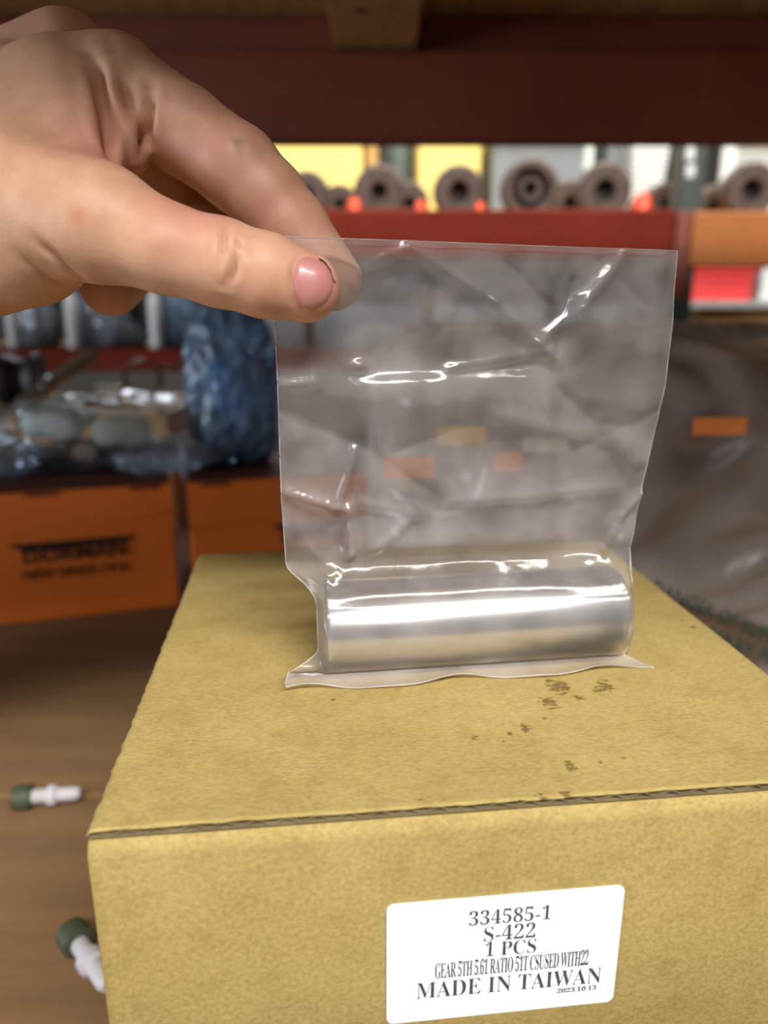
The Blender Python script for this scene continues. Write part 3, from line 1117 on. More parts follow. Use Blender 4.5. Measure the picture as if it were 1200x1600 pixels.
jt = [J(-90, 320, .180, 19), J(40, 325, .168, 15.8), J(160, 350, .1595, 12.3), J(258, 388, .1575, 9.3), J(345, 411, .157, 9.0), J(415, 431, .1575, 8.6), J(478, 449, .159, 7.5)]
ji = [J(188, 132, .184, 10.6), J(290, 206, .177, 10.1), J(372, 264, .1745, 9.7), J(418, 310, .175, 8.9), J(456, 357, .176, 8.6), J(520, 438, .1768, 7.2)]
jm = [J(105, 98, .203, 11.0), J(225, 215, .207, 10.2), J(332, 298, .206, 9.6), J(352, 362, .199, 8.6), J(296, 376, .188, 8.0)]
jr = [J(40, 125, .222, 11.0), J(230, 250, .232, 9.2), J(255, 370, .224, 8.2), J(172, 446, .206, 8.3)]
jp = [J(10, 190, .236, 10), J(120, 330, .242, 8.2), J(110, 410, .232, 7.2), J(60, 425, .222, 7.0)]
palm = [(J(188, 132, .184, 10.6), J(-150, 216, .198, 15)), (J(105, 92, .200, 11.0), J(-170, 196, .212, 15)),
        (J(40, 125, .222, 11.0), J(-180, 220, .226, 14)), (J(10, 190, .236, 10), J(-190, 265, .232, 13)),
        (J(-60, 225, .192, 21), J(50, 200, .186, 15)), (J(45, 405, .172, 10.5), J(-110, 395, .186, 20)),
        (J(60, 240, .178, 14), J(-90, 300, .186, 22))]
wrist_a = J(-240, 290, .213, 27)
wrist_b = J(-240, 250, .205, 24)
fore = (np.array([-0.42, 0.07, CZ - 0.03], np.float32), 0.041)
web = (J(95, 140, .179, 11), J(150, 250, .1675, 6.5))
fold1 = (J(185, 110, .178, 7.0), J(196, 238, .1715, 5.6))


def hand_sdf(P):
    pm = None
    for A, B in palm:
        q = rcone(P, A, B)
        pm = q if pm is None else smin(pm, q, 0.010)
    arm = smin(rcone(P, wrist_a, fore), rcone(P, wrist_b, fore), 0.02)
    pm = smin(pm, arm, 0.03)
    th = chain(P, jt, 0.002)
    pm = smin(pm, th, 0.009)
    pm = smin(pm, rcone(P, *web), 0.007)
    pm = smin(pm, rcone(P, *fold1), 0.0022)
    x = P[:, 0]
    kk = np.clip((-0.056 - x) / 0.018, 0, 1) * 0.0055 + 0.0008
    for js, k in ((ji, 0.002), (jm, 0.002), (jr, 0.002), (jp, 0.002)):
        pm = smin(pm, chain(P, js, k), kk)
    # knuckle swell at index middle joint and thumb joint
    return pm


def surface_nets(vals, xs, ys, zs):
    ins = vals < 0
    nx_, ny_, nz_ = vals.shape
    c = np.zeros((nx_ - 1, ny_ - 1, nz_ - 1), np.int8)
    for i in (0, 1):
        for j in (0, 1):
            for k in (0, 1):
                c += ins[i:nx_ - 1 + i, j:ny_ - 1 + j, k:nz_ - 1 + k]
    act = np.argwhere((c > 0) & (c < 8))
    ids = -np.ones(c.shape, np.int64)
    ids[tuple(act.T)] = np.arange(len(act))
    acc = np.zeros((len(act), 3))
    cnt = np.zeros(len(act))
    cs = [(i, j, k) for i in (0, 1) for j in (0, 1) for k in (0, 1)]
    for p in cs:
        for q in cs:
            if sum(q) - sum(p) == 1 and all(b_ >= a for a, b_ in zip(p, q)):
                i0 = act + np.array(p)
                i1 = act + np.array(q)
                v0 = vals[tuple(i0.T)].astype(float)
                v1 = vals[tuple(i1.T)].astype(float)
                mk = (v0 < 0) != (v1 < 0)
                t = np.where(mk, v0 / np.where(mk, v0 - v1, 1), 0)
                p0 = np.stack([xs[i0[:, 0]], ys[i0[:, 1]], zs[i0[:, 2]]], 1)
                p1 = np.stack([xs[i1[:, 0]], ys[i1[:, 1]], zs[i1[:, 2]]], 1)
                acc += np.where(mk[:, None], p0 + (p1 - p0) * t[:, None], 0)
                cnt += mk
    V = acc / cnt[:, None]
    faces = []
    for axis in range(3):
        sl0 = [slice(None)] * 3
        sl1 = [slice(None)] * 3
        sl0[axis] = slice(0, -1)
        sl1[axis] = slice(1, None)
        a, b_ = ins[tuple(sl0)], ins[tuple(sl1)]
        e = np.argwhere(a != b_)
        o1, o2 = [(1, 2), (2, 0), (0, 1)][axis]
        ok = (e[:, o1] > 0) & (e[:, o2] > 0) & (e[:, o1] < vals.shape[o1] - 1) & (e[:, o2] < vals.shape[o2] - 1)
        e = e[ok]
        s = a[tuple(e.T)]

        def cell(d1, d2):
            q = e.copy()
            q[:, o1] -= d1
            q[:, o2] -= d2
            return ids[tuple(q.T)]
        quad = np.stack([cell(1, 1), cell(0, 1), cell(0, 0), cell(1, 0)], 1)
        quad[~s] = quad[~s][:, ::-1]
        faces.append(quad)
    return V, np.concatenate(faces)


def trace_many(pts, start=0.12):
    """points where the sight lines through the given picture points meet the hand"""
    D = np.array([ray(*p) for p in pts])
    D /= np.linalg.norm(D, axis=1, keepdims=True)
    t = np.full(len(D), start)
    for _ in range(60):
        h = hand_sdf((C0 + D * t[:, None]).astype(np.float32))
        t = np.minimum(t + np.maximum(h, 0) * 0.92, 0.5)
    return [C0 + D[i] * t[i] if t[i] < 0.4 else None for i in range(len(D))]


def normals_many(pts):
    P = np.array(pts)
    e = 0.0006
    g_ = np.stack([hand_sdf((P + np.eye(3)[i] * e).astype(np.float32)) - hand_sdf((P - np.eye(3)[i] * e).astype(np.float32)) for i in range(3)], 1)
    return g_ / np.linalg.norm(g_, axis=1, keepdims=True)


hx = np.concatenate([np.arange(-0.47, -0.165, 0.004), np.arange(-0.165, 0.004, 0.00085)])
hy = np.concatenate([np.arange(0.02, 0.140, 0.004), np.arange(0.140, 0.275, 0.00095)])
hz_ = np.concatenate([np.arange(0.12, 0.23, 0.004), np.arange(0.23, 0.352, 0.00085)])
vals = np.full((len(hx), len(hy), len(hz_)), 1.0, np.float32)
BS = 8


def centres(a):
    i = np.arange(0, len(a), BS)
    lo_, hi_ = a[i], a[np.minimum(i + BS, len(a) - 1)]
    return (lo_ + hi_) / 2, (hi_ - lo_) / 2


(cx3, rx3), (cy3, ry3), (cz3, rz3) = centres(hx), centres(hy), centres(hz_)
CX, CY, CZZ = np.meshgrid(cx3, cy3, cz3, indexing='ij')
rad = np.sqrt(rx3[:, None, None] ** 2 + ry3[None, :, None] ** 2 + rz3[None, None, :] ** 2)
cd3 = hand_sdf(np.stack([CX.ravel(), CY.ravel(), CZZ.ravel()], 1).astype(np.float32)).reshape(CX.shape)
near = np.abs(cd3) < rad * 1.15 + 0.002
big = np.repeat(np.repeat(np.repeat(near, BS, 0), BS, 1), BS, 2)[:len(hx), :len(hy), :len(hz_)]
sgn = np.repeat(np.repeat(np.repeat(np.where(cd3 < 0, -1, 1), BS, 0), BS, 1), BS, 2)[:len(hx), :len(hy), :len(hz_)]
vals[:] = sgn
idx3 = np.argwhere(big)
for i0 in range(0, len(idx3), 200000):
    q3 = idx3[i0:i0 + 200000]
    vals[tuple(q3.T)] = hand_sdf(np.stack([hx[q3[:, 0]], hy[q3[:, 1]], hz_[q3[:, 2]]], 1).astype(np.float32))
HV, HF = surface_nets(vals, hx, hy, hz_)
del vals

# normals for crease displacement
eps = 0.0006
g = np.stack([hand_sdf((HV + np.eye(3)[i] * eps).astype(np.float32)) - hand_sdf((HV - np.eye(3)[i] * eps).astype(np.float32)) for i in range(3)], 1)
HN = g / np.maximum(np.linalg.norm(g, axis=1, keepdims=True), 1e-9)
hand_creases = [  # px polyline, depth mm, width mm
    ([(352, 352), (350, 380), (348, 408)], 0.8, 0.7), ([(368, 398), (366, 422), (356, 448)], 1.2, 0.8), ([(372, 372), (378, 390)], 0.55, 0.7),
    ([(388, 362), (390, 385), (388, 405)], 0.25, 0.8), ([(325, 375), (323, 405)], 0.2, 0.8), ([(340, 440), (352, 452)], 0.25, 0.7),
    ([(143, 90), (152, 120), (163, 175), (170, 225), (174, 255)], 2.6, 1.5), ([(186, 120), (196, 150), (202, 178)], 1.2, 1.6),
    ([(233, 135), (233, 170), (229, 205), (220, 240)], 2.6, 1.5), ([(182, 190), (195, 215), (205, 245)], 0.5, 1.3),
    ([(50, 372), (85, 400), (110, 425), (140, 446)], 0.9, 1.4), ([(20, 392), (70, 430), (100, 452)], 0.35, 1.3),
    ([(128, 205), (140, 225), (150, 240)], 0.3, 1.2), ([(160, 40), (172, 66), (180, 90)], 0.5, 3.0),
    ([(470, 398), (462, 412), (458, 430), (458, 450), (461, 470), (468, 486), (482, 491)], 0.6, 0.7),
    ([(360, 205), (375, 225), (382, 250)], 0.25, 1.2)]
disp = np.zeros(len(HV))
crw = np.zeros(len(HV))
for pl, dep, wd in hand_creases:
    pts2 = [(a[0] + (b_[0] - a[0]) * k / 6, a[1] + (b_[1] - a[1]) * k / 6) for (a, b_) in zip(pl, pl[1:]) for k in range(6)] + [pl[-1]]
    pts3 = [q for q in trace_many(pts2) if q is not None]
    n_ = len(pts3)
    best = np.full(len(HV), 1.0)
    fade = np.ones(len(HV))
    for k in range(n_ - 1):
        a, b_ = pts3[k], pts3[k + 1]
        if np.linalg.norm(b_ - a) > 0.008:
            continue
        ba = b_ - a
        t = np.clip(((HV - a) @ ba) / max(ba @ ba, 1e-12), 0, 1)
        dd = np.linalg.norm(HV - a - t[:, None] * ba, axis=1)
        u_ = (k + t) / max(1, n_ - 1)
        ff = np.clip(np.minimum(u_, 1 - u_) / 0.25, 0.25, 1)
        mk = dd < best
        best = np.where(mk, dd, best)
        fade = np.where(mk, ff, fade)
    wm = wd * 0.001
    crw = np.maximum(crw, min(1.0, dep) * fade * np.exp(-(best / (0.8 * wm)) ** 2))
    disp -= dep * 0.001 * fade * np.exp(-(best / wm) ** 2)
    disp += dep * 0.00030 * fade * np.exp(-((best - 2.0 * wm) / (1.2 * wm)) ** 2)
# nail bed recess and fold around the nail
nail_px = [(466, 403), (480, 397), (497, 402), (511, 413), (521, 432), (523, 450), (516, 468), (503, 480), (486, 486), (470, 484), (463, 468), (460, 445), (461, 420)]
HV = HV + HN * disp[:, None]

# colour attribute: natural redness of the skin
col = np.zeros((len(HV), 4), np.float32)
base = np.array(srgb(212, 168, 138)[:3])
red = np.array(srgb(198, 134, 120)[:3])
wt = np.zeros(len(HV))
RED = [(165, 230, .014, .75), (350, 215, .020, .45), (300, 190, .016, .35), (440, 350, .018, .5), (505, 420, .012, .6), (445, 480, .014, .45),
                       (520, 470, .008, .55), (120, 350, .012, .2), (300, 330, .012, .8), (180, 470, .02, .5), (60, 30, .02, .3), (455, 400, .006, .35)]
for (px, py, r, s), q in zip(RED, trace_many([r_[:2] for r_ in RED])):
    if q is None:
        continue
    wt = np.maximum(wt, s * np.exp(-(np.linalg.norm(HV - q, axis=1) / r) ** 2))
col[:, :3] = base * (1 - wt[:, None]) + red * wt[:, None]
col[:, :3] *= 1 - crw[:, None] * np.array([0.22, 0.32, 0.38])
spot, mole = trace_many([(375, 220), (122, 336)])
ds = np.linalg.norm(HV - spot, axis=1) if spot is not None else np.ones(len(HV))
col[:, :3] *= (1 - 0.45 * np.exp(-(ds / 0.0011) ** 2))[:, None]
dm = np.linalg.norm(HV - mole, axis=1)
col[:, :3] *= (1 - np.array([0.12, 0.3, 0.4]) * np.exp(-(dm / 0.0018) ** 2)[:, None])
col[:, 3] = 1

M_skin = bpy.data.materials.new('skin')
M_skin.use_nodes = True
nt = M_skin.node_tree
b = nt.nodes['Principled BSDF']
b.inputs['Roughness'].default_value = 0.5
b.inputs['Specular IOR Level'].default_value = 0.35
b.inputs['Subsurface Weight'].default_value = 0.25
b.inputs['Subsurface Radius'].default_value = (1.0, 0.35, 0.2)
b.inputs['Subsurface Scale'].default_value = 0.0025
at_ = nd(nt, 'ShaderNodeAttribute', attribute_name='tint')
tc = nd(nt, 'ShaderNodeTexCoord')
nz = nd(nt, 'ShaderNodeTexNoise')
nz.inputs['Scale'].default_value = 160
nz.inputs['Detail'].default_value = 6
nt.links.new(tc.outputs['Object'], nz.inputs['Vector'])
rp = nd(nt, 'ShaderNodeValToRGB')
rp.color_ramp.elements[0].position, rp.color_ramp.elements[1].position = 0.3, 0.7
rp.color_ramp.elements[0].color, rp.color_ramp.elements[1].color = (0.90, 0.85, 0.82, 1), (1.05, 1.05, 1.05, 1)
nt.links.new(nz.outputs['Fac'], rp.inputs[0])
mx = nd(nt, 'ShaderNodeMix', data_type='RGBA', blend_type='MULTIPLY')
mx.inputs[0].default_value = 1
nt.links.new(at_.outputs['Color'], mx.inputs[6])
nt.links.new(rp.outputs[0], mx.inputs[7])
nt.links.new(mx.outputs[2], b.inputs['Base Color'])
vo = nd(nt, 'ShaderNodeTexVoronoi')
vo.inputs['Scale'].default_value = 1500
nt.links.new(tc.outputs['Object'], vo.inputs['Vector'])
bp = nd(nt, 'ShaderNodeBump')
bp.inputs['Strength'].default_value = 0.12
bp.inputs['Distance'].default_value = 0.0002
nt.links.new(vo.outputs['Distance'], bp.inputs['Height'])
nt.links.new(bp.outputs[0], b.inputs['Normal'])

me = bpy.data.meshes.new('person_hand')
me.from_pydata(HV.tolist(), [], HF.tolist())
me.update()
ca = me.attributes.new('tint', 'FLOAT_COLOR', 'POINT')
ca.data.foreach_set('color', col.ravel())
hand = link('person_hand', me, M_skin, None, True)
sm = hand.modifiers.new('relax', 'SMOOTH')
sm.factor = 0.5
sm.iterations = 2
tag(hand, 'bare left hand reaching in from the left, thumb and index finger pinching the clear bag', 'hand')

# thumbnail: curved plate lying on the thumb tip
npoly = np.array(nail_px, float)


def poly_scale(poly, k):
    c = poly.mean(0)
    return c + (poly - c) * k


rings = [1.0, 0.86, 0.7, 0.5, 0.28]
V, Fc = [], []


def resamp(poly, n=40):
    # closed Catmull-Rom
    m__ = len(poly)
    out = []
    for i in range(n):
        t = i * m__ / n
        k = int(t)
        u = t - k
        p = [poly[(k + j - 1) % m__] for j in range(4)]
        out.append(0.5 * (2 * p[1] + (p[2] - p[0]) * u + (2 * p[0] - 5 * p[1] + 4 * p[2] - p[3]) * u ** 2 + (3 * p[1] - p[0] - 3 * p[2] + p[3]) * u ** 3))
    return np.array(out)


n40 = 40
outer = resamp(npoly, n40)
pts2 = [tuple(p) for k in rings for p in poly_scale(outer, k)] + [tuple(npoly.mean(0))]
q3 = np.array(trace_many(pts2))
lift = np.repeat([-0.0004, 0.00022, 0.0004, 0.0005, 0.00055], n40).tolist() + [0.00055]
V = list(q3 + normals_many(q3) * np.array(lift)[:, None])
for r_ in range(len(rings) - 1):
    for i in range(n40):
        j = (i + 1) % n40
        Fc.append((r_ * n40 + i, r_ * n40 + j, (r_ + 1) * n40 + j, (r_ + 1) * n40 + i))
lb = (len(rings) - 1) * n40
for i in range(n40):
    Fc.append((lb + i, lb + (i + 1) % n40, len(V) - 1))
M_nail = mat('nail_plate', srgb(188, 122, 120), srgb(200, 136, 130), 60, 0.38, coat=0.3)
nail = pydata('thumbnail', V, Fc, M_nail, hand, True)
tag(nail, 'pink thumbnail')
# pale free edge of the nail
fe = [(497, 401), (509, 409), (518, 422), (523, 438)]
V, Fc = [], []
fe = np.array(fe, float)
NS = 16
pts2, lift = [], []
for i in range(NS):
    t = i / (NS - 1) * (len(fe) - 1)
    k = min(int(t), len(fe) - 2)
    p = fe[k] + (fe[k + 1] - fe[k]) * (t - k)
    c = npoly.mean(0)
    d_ = (p - c) / np.linalg.norm(p - c)
    for e_, lf in ((-4.0, 0.0006), (-1.6, 0.00058), (0.2, 0.0002)):
        pts2.append(tuple(p + d_ * e_))
        lift.append(lf)
q3 = np.array(trace_many(pts2))
V = list(q3 + normals_many(q3) * np.array(lift)[:, None])
for i in range(NS - 1):
    for k in range(2):
        Fc.append((i * 3 + k, i * 3 + k + 1, i * 3 + 3 + k + 1, i * 3 + 3 + k))
pydata('nail_edge', V, Fc, mat('nail_free_edge', srgb(206, 172, 150), None, 50, 0.5), nail, True)

# ================================================================== ORANGE PARTS BOXES
DY = math.radians(16.5)
dex = np.array([math.cos(DY), math.sin(DY), 0.0])
dey = np.array([-math.sin(DY), math.cos(DY), 0.0])
DW, DH, DD = 0.192, 0.1075, 0.115
corner = WZ(281, 945, 0.0)
for idx in (0, 1):
    org = corner - dex * DW if idx == 0 else corner + dex * 0.013 - dey * 0.004
    root = empty('parts_box', tuple(org), DY)
    tag(root, 'orange parts box at the left edge, showing the whole dark logo' if idx == 0 else
        'orange parts box behind the cardboard box, its logo cut off by the clear bag', 'box', 'orange parts boxes')
    box('carton_body', (0, 0, 0), (DW, DD, DH - 0.001), M_orange, root, 0.0015)
    box('top_panel', (0.0005, 0.0005, DH - 0.001), (DW - 0.0005, DD - 0.0005, DH), M_slot, root, 0.0004)  # shade on the orange top is painted as dark maroon

    def duv(px, py, org=org):
        X = WP(px, py, corner, dey) - corner
        return X @ dex + DW, X[2]
    # front flap ending in a shallow slanted edge
    z0, z1 = duv(2, 846)[1], duv(279, 803)[1]
    nseg = 24
    v, f = [], []
    for i in range(nseg + 1):
        a = i / nseg
        zz = z0 + (z1 - z0) * a + 0.004 * math.sin(math.pi * a) * 0.2 - 0.004 * max(0, 0.1 - a) / 0.1 + 0.007 * max(0, a - 0.93) / 0.07
        zz = min(zz, DH - 0.02) if a < 0.97 else zz
        v += [(DW * a, -0.0011, zz), (DW * a, -0.0011, DH - 0.0015), (DW * a, 0.0002, zz), (DW * a, 0.0002, DH - 0.0015)]
    for i in range(nseg):
        p, q = 4 * i, 4 * i + 4
        f += [(p, p + 1, q + 1, q), (p, q, q + 2, p + 2), (p + 1, p + 3, q + 3, q + 1)]
    f += [(0, 2, 3, 1), (4 * nseg, 4 * nseg + 1, 4 * nseg + 3, 4 * nseg + 2)]
    pydata('front_flap', v, f, M_orange, root)
    for xa in (0.12, 0.50, 0.9):
        box('tab_slot', (DW * xa - 0.012, -0.0013, DH - 0.0045), (DW * xa + 0.012, -0.0009, DH - 0.0016), M_slot, root)
    box('bottom_flap', (0.001, -0.0012, 0.0), (DW - 0.001, 0.0002, 0.009), M_orange, root, 0.0004)
    # logo
    p0, p1 = duv(38, 882), duv(199, 865)
    bl, brr = duv(13, 853), duv(211, 834)
    zt0 = (bl[1] + brr[1]) / 2
    zb = (p0[1] + p1[1]) / 2
    zl = zt0 - 0.0058
    bm = bmesh.new()
    quad = [(bl[0], zt0), (brr[0], zt0), (brr[0] - 0.010, zl), (bl[0] + 0.010, zl)]
    vf = [bm.verts.new((q[0], -0.0016, q[1])) for q in quad]
    vb = [bm.verts.new((q[0], -0.0005, q[1])) for q in quad]
    bm.faces.new(vf)
    for i in range(4):
        bm.faces.new((vf[i], vf[(i + 1) % 4], vb[(i + 1) % 4], vb[i]))
    lg = bm_obj('logo_bar', bm, M_logo, root)
    put_text('logo_letters', 'DORMAN', lambda a, b_: (p0[0] + (p1[0] - p0[0]) * a, -0.0016, zb + (zl + 0.0004 - zb) * b_), M_logo, root, False, 0.028, 1.0)
    q0, q1 = duv(38, 907), duv(200, 890)
    zq = (q0[1] + q1[1]) / 2
    put_text('tagline', 'NEW SINCE 1918', lambda a, b_: (q0[0] + (q1[0] - q0[0]) * a, -0.0016, zq + 0.0082 * b_), M_logo, root, False, 0.022, 1.0)


# ================================================================== LUMPY THINGS
def lump(name, loc, radii, m, parent=None, seed=0, amp=0.15, sub=4, p=2.6, freq=2.5, ridge=0.6, flat=None, rz=0.0, smooth=True):
    bm_ = bmesh.new()
    bmesh.ops.create_icosphere(bm_, subdivisions=sub, radius=1.0)
    for vv_ in bm_.verts:
        d = vv_.co.normalized()
        r = (abs(d.x) ** p + abs(d.y) ** p + abs(d.z) ** p) ** (-1 / p)
        q = d * freq + Vector((seed * 7.3, seed * 3.1, seed))
        n1 = mnoise.fractal(q, 1.0, 2.0, 3)
        n2 = 1 - 2 * abs(mnoise.noise(q * 1.7 + Vector((9, 2, 4))))
        r *= 1 + amp * ((1 - ridge) * n1 + ridge * (n2 - 0.3))
        vv_.co = Vector((d.x * r * radii[0], d.y * r * radii[1], d.z * r * radii[2]))
    o_ = bm_obj(name, bm_, m, parent, smooth)
    if flat is not None:
        for vv_ in o_.data.vertices:
            if vv_.co.z < flat:
                vv_.co.z = flat + (vv_.co.z - flat) * 0.02
    o_.location = loc
    o_.rotation_euler = (0, 0, rz)
    return o_


# tan carton behind the orange boxes, black boot and metal bits on it
YT = 0.80
zT = WY(15, 648, YT)[2]
xt0, xt1 = WY(-260, 650, YT)[0], WY(262, 650, YT)[0]
root = empty('carton', ((xt0 + xt1) / 2, YT, 0))
tag(root, 'tan carton behind the orange boxes, carrying the black rubber boot', 'carton')
hw = (xt1 - xt0) / 2
box('body', (-hw, 0, 0), (hw, 0.20, zT - 0.003), M_tan, root, 0.002)
box('lid_flap', (-hw, 0, zT - 0.003), (hw, 0.0995, zT), M_tan, root, 0.001)
box('lid_flap', (-hw, 0.1005, zT - 0.003), (hw, 0.20, zT), M_tan, root, 0.001)

pb = WY(30, 600, 0.87)
root = empty('rubber_boot', (pb[0] - 0.03, 0.875, zT), math.radians(12))
tag(root, 'black ribbed rubber boot with a slanting steel rod, under the wrist', 'boot')
rb = (WY(30, 553, 0.87)[2] - zT) / 2
prof = []
for k in range(9):
    prof += [(rb * (0.82 if k % 2 else 1.0), -0.10 + k * 0.018), (rb * (0.80 if k % 2 else 1.0), -0.092 + k * 0.018)]
bo = lathe('bellows', prof, M_black, root, 36, axis='X')
bo.location = (0, 0, rb)
pa, pb2 = WY(28, 640, 0.81), WY(150, 556, 0.86)
dv = Vector(pb2 - pa)
rod = lathe('steel_rod', [(0.006, 0), (0.007, 0.004), (0.007, dv.length * 0.3), (0.010, dv.length * 0.32), (0.010, dv.length * 0.42), (0.007, dv.length * 0.45), (0.009, dv.length)], M_metal, root, 20, axis='Z')
inv = Matrix.Rotation(-math.radians(12), 4, 'Z') @ Matrix.Translation(-Vector((pb[0] - 0.03, 0.875, zT)))
rod.matrix_local = inv @ Matrix.Translation(Vector(pa) + Vector((0, 0, 0.004))) @ dv.to_track_quat('Z', 'Y').to_matrix().to_4x4()
p = WY(170, 590, 0.93)
o = lathe('cream_bushing', [(0.008, 0), (0.017, 0.001), (0.018, 0.004), (0.018, 0.016), (0.014, 0.018), (0.008, 0.018)], M_beige, None, 24, axis='Z', caps=False)
o.location = (p[0], 0.93, zT)
tag(o, 'cream plastic bushing on the tan carton below the red beam', 'bushing')
root = empty('pipe_clamp', (WY(222, 580, 0.95)[0], 0.95, zT), 0.5)
tag(root, 'dark steel clamp with a bolt on the tan carton below the red beam', 'clamp')
lathe('clamp_ring', [(0.020, -0.008), (0.024, -0.008), (0.024, 0.008), (0.020, 0.008), (0.020, -0.008)], M_metal, root, 32, axis='Y', caps=False).location = (0, 0, 0.0245)
bl_ = lathe('bolt', [(0.003, 0), (0.003, 0.02), (0.006, 0.02), (0.006, 0.025)], M_metal, root, 6, axis='X')
bl_.location = (0.02, 0, 0.036)

# grey clear bag with mint plastic parts on the orange boxes
YM = 0.642
cb = WY(172, 680, YM)
zb_ = DH
gb = empty('parts_bag', (cb[0], YM, zb_), DY)
tag(gb, 'greyish clear plastic bag of mint green parts lying on the left orange box', 'bag')
lump('bag_film', (0.0, 0.002, 0.031), (0.098, 0.048, 0.032), F_grey, gb, 3, 0.16, 5, 2.4, 2.6, 0.7, flat=-0.0295)
lump('bag_end', (-0.098, -0.014, 0.017), (0.040, 0.030, 0.017), F_pale, gb, 5, 0.25, 4, 2.2, 3.0, 0.8, flat=-0.0155)
lump('bag_fold', (0.048, -0.032, 0.012), (0.045, 0.018, 0.012), F_pale, gb, 8, 0.25, 4, 2.2, 3.2, 0.8, flat=-0.0108)
tl = lump('bag_tail', (0.0, 0.0, 0.0), (0.0035, 0.006, 0.042), F_pale, gb, 11, 0.3, 4, 2.2, 2.0, 0.7)
tq = WP(291, 775, corner, dey)
tl.location = tuple((np.array([(tq - np.array([cb[0], YM, zb_])) @ dex + 0.001, -(YM - tq[1]) * 0.93 - 0.002, tq[2] - zb_])))
for (px, py, Y, rx, rz_, sd, lab, mm) in [
        (82, 660, 0.640, 0.026, 0.015, 1, 'mint plastic piece at the left end of the clear parts bag', M_mint),
        (118, 652, 0.665, 0.018, 0.008, 4, 'thin mint plastic piece behind the left one in the parts bag', M_mint),
        (192, 674, 0.635, 0.024, 0.014, 2, 'rounded mint plastic piece in the middle of the parts bag', M_mint),
        (276, 697, 0.630, 0.017, 0.009, 3, 'small bright mint piece at the right end of the parts bag', M_mint),
        (132, 708, 0.610, 0.009, 0.008, 6, 'beige plastic knob low in the front of the parts bag', M_beige)]:
    q = WY(px, py, Y)
    ro = empty('plastic_clip', (q[0], Y, max(zb_ + 0.001, q[2] - rz_)))
    tag(ro, lab, 'clip')
    lump('clip_body', (0, 0, rz_), (rx, rx * 0.6, rz_), mm, ro, sd, 0.18, 4, 2.6, 1.8, 0.4, flat=-rz_ * 0.8)
    lump('clip_foot', (rx * 0.5, -rx * 0.2, rz_ * 0.8), (rx * 0.5, rx * 0.4, rz_ * 0.8), mm, ro, sd + 9, 0.2, 3, 2.6, 1.8, 0.4, flat=-rz_ * 0.7)
ro = lump('steel_lever', (cb[0] - 0.012, YM + 0.01, zb_ + 0.012), (0.055, 0.022, 0.011), M_black, None, 14, 0.25, 4, 3.0, 1.6, 0.4, flat=-0.0105, rz=0.4)
tag(ro, 'dark metal lever lying under the mint pieces inside the parts bag', 'lever')

# tall blue bag on the right orange box
q = WY(366, 712, 0.655)
blue = empty('blue_bag', (q[0], 0.660, DH), 0.2)
tag(blue, 'tall crumpled blue plastic bag standing on the right orange box', 'bag')
hb_ = WY(366, 470, 0.655)[2] - DH
lump('bag_film', (0, 0, hb_ * 0.48), (0.037, 0.028, hb_ * 0.5), F_blue, blue, 21, 0.26, 5, 2.6, 3.0, 0.8, flat=-hb_ * 0.475)
lump('bag_neck', (0.006, 0.004, hb_ * 0.98), (0.022, 0.012, 0.016), F_pale, blue, 22, 0.3, 4, 2.2, 2.6, 0.8)
o = lump('blue_bottle', (q[0] + 0.002, 0.662, DH + hb_ * 0.36), (0.024, 0.016, hb_ * 0.35), mat('steel_blue_plastic', srgb(104, 146, 186), srgb(120, 160, 200), 30, 0.4), None, 25, 0.12, 4, 3.0, 1.5, 0.3, flat=-hb_ * 0.34)
tag(o, 'steel blue part wrapped inside the tall blue bag', 'part')

# pale wrapped packs and white shapes imitating highlights on the far lower shelf
packs = [(-40, 90, 'pale blue wrapped pack at the left edge under the wrist'), (62, 80, 'pale blue wrapped pack between the two left white streaks'),
         (160, 84, 'pale blue wrapped pack under the curled fingertip'), (205, 60, 'dim wrapped pack behind the fingertip, left of the right white streak'),
         (285, 64, 'blue wrapped pack left of the tall blue bag')]
for i, (px, wpx, lab) in enumerate(packs):
    Y = 1.62 + (0.09 if i == 3 else 0.03 * (i % 2))
    q = WY(px, 540, Y)
    hw_ = wpx * 0.5 * (Y * 0.97) / F
    ro = empty('wrapped_pack', (q[0], Y, zdB), 0.2 * (i - 2))
    tag(ro, lab, 'pack', 'wrapped packs on the far lower shelf')
    lump('wrap', (0, 0, 0.075), (hw_, 0.035, 0.075), F_pale if i != 4 else F_blue, ro, 31 + i, 0.2, 4, 3.0, 2.4, 0.75, flat=-0.074)
    lump('contents', (0, 0, 0.062), (hw_ * 0.7, 0.022, 0.06), M_rust if i % 2 else M_grey, ro, 41 + i, 0.15, 3, 3.0, 1.8, 0.4, flat=-0.06)
for (px, wpx, lab) in [(22, 18, 'white upright shape imitating a highlight at the left edge below the wrist'), (116, 20, 'white upright shape imitating a highlight left of the curled fingertip'),
                       (245, 20, 'bright white upright shape imitating a highlight right of the curled fingertip')]:
    q = WY(px, 540, 1.565)
    r_ = wpx * 0.5 * 1.5 / F
    ro = empty('highlight_streak', (q[0], 1.568, zdB))
    tag(ro, lab, 'tube', 'imitated highlights on the far lower shelf')
    lathe('streak_body', [(r_, 0), (r_, 0.10), (r_ * 0.55, 0.115)], M_pale, ro, 24, axis='Z')
    lathe('streak_tip', [(r_ * 0.6, 0.115), (r_ * 0.6, 0.135), (r_ * 0.5, 0.137)], M_whiteplastic, ro, 20, axis='Z')
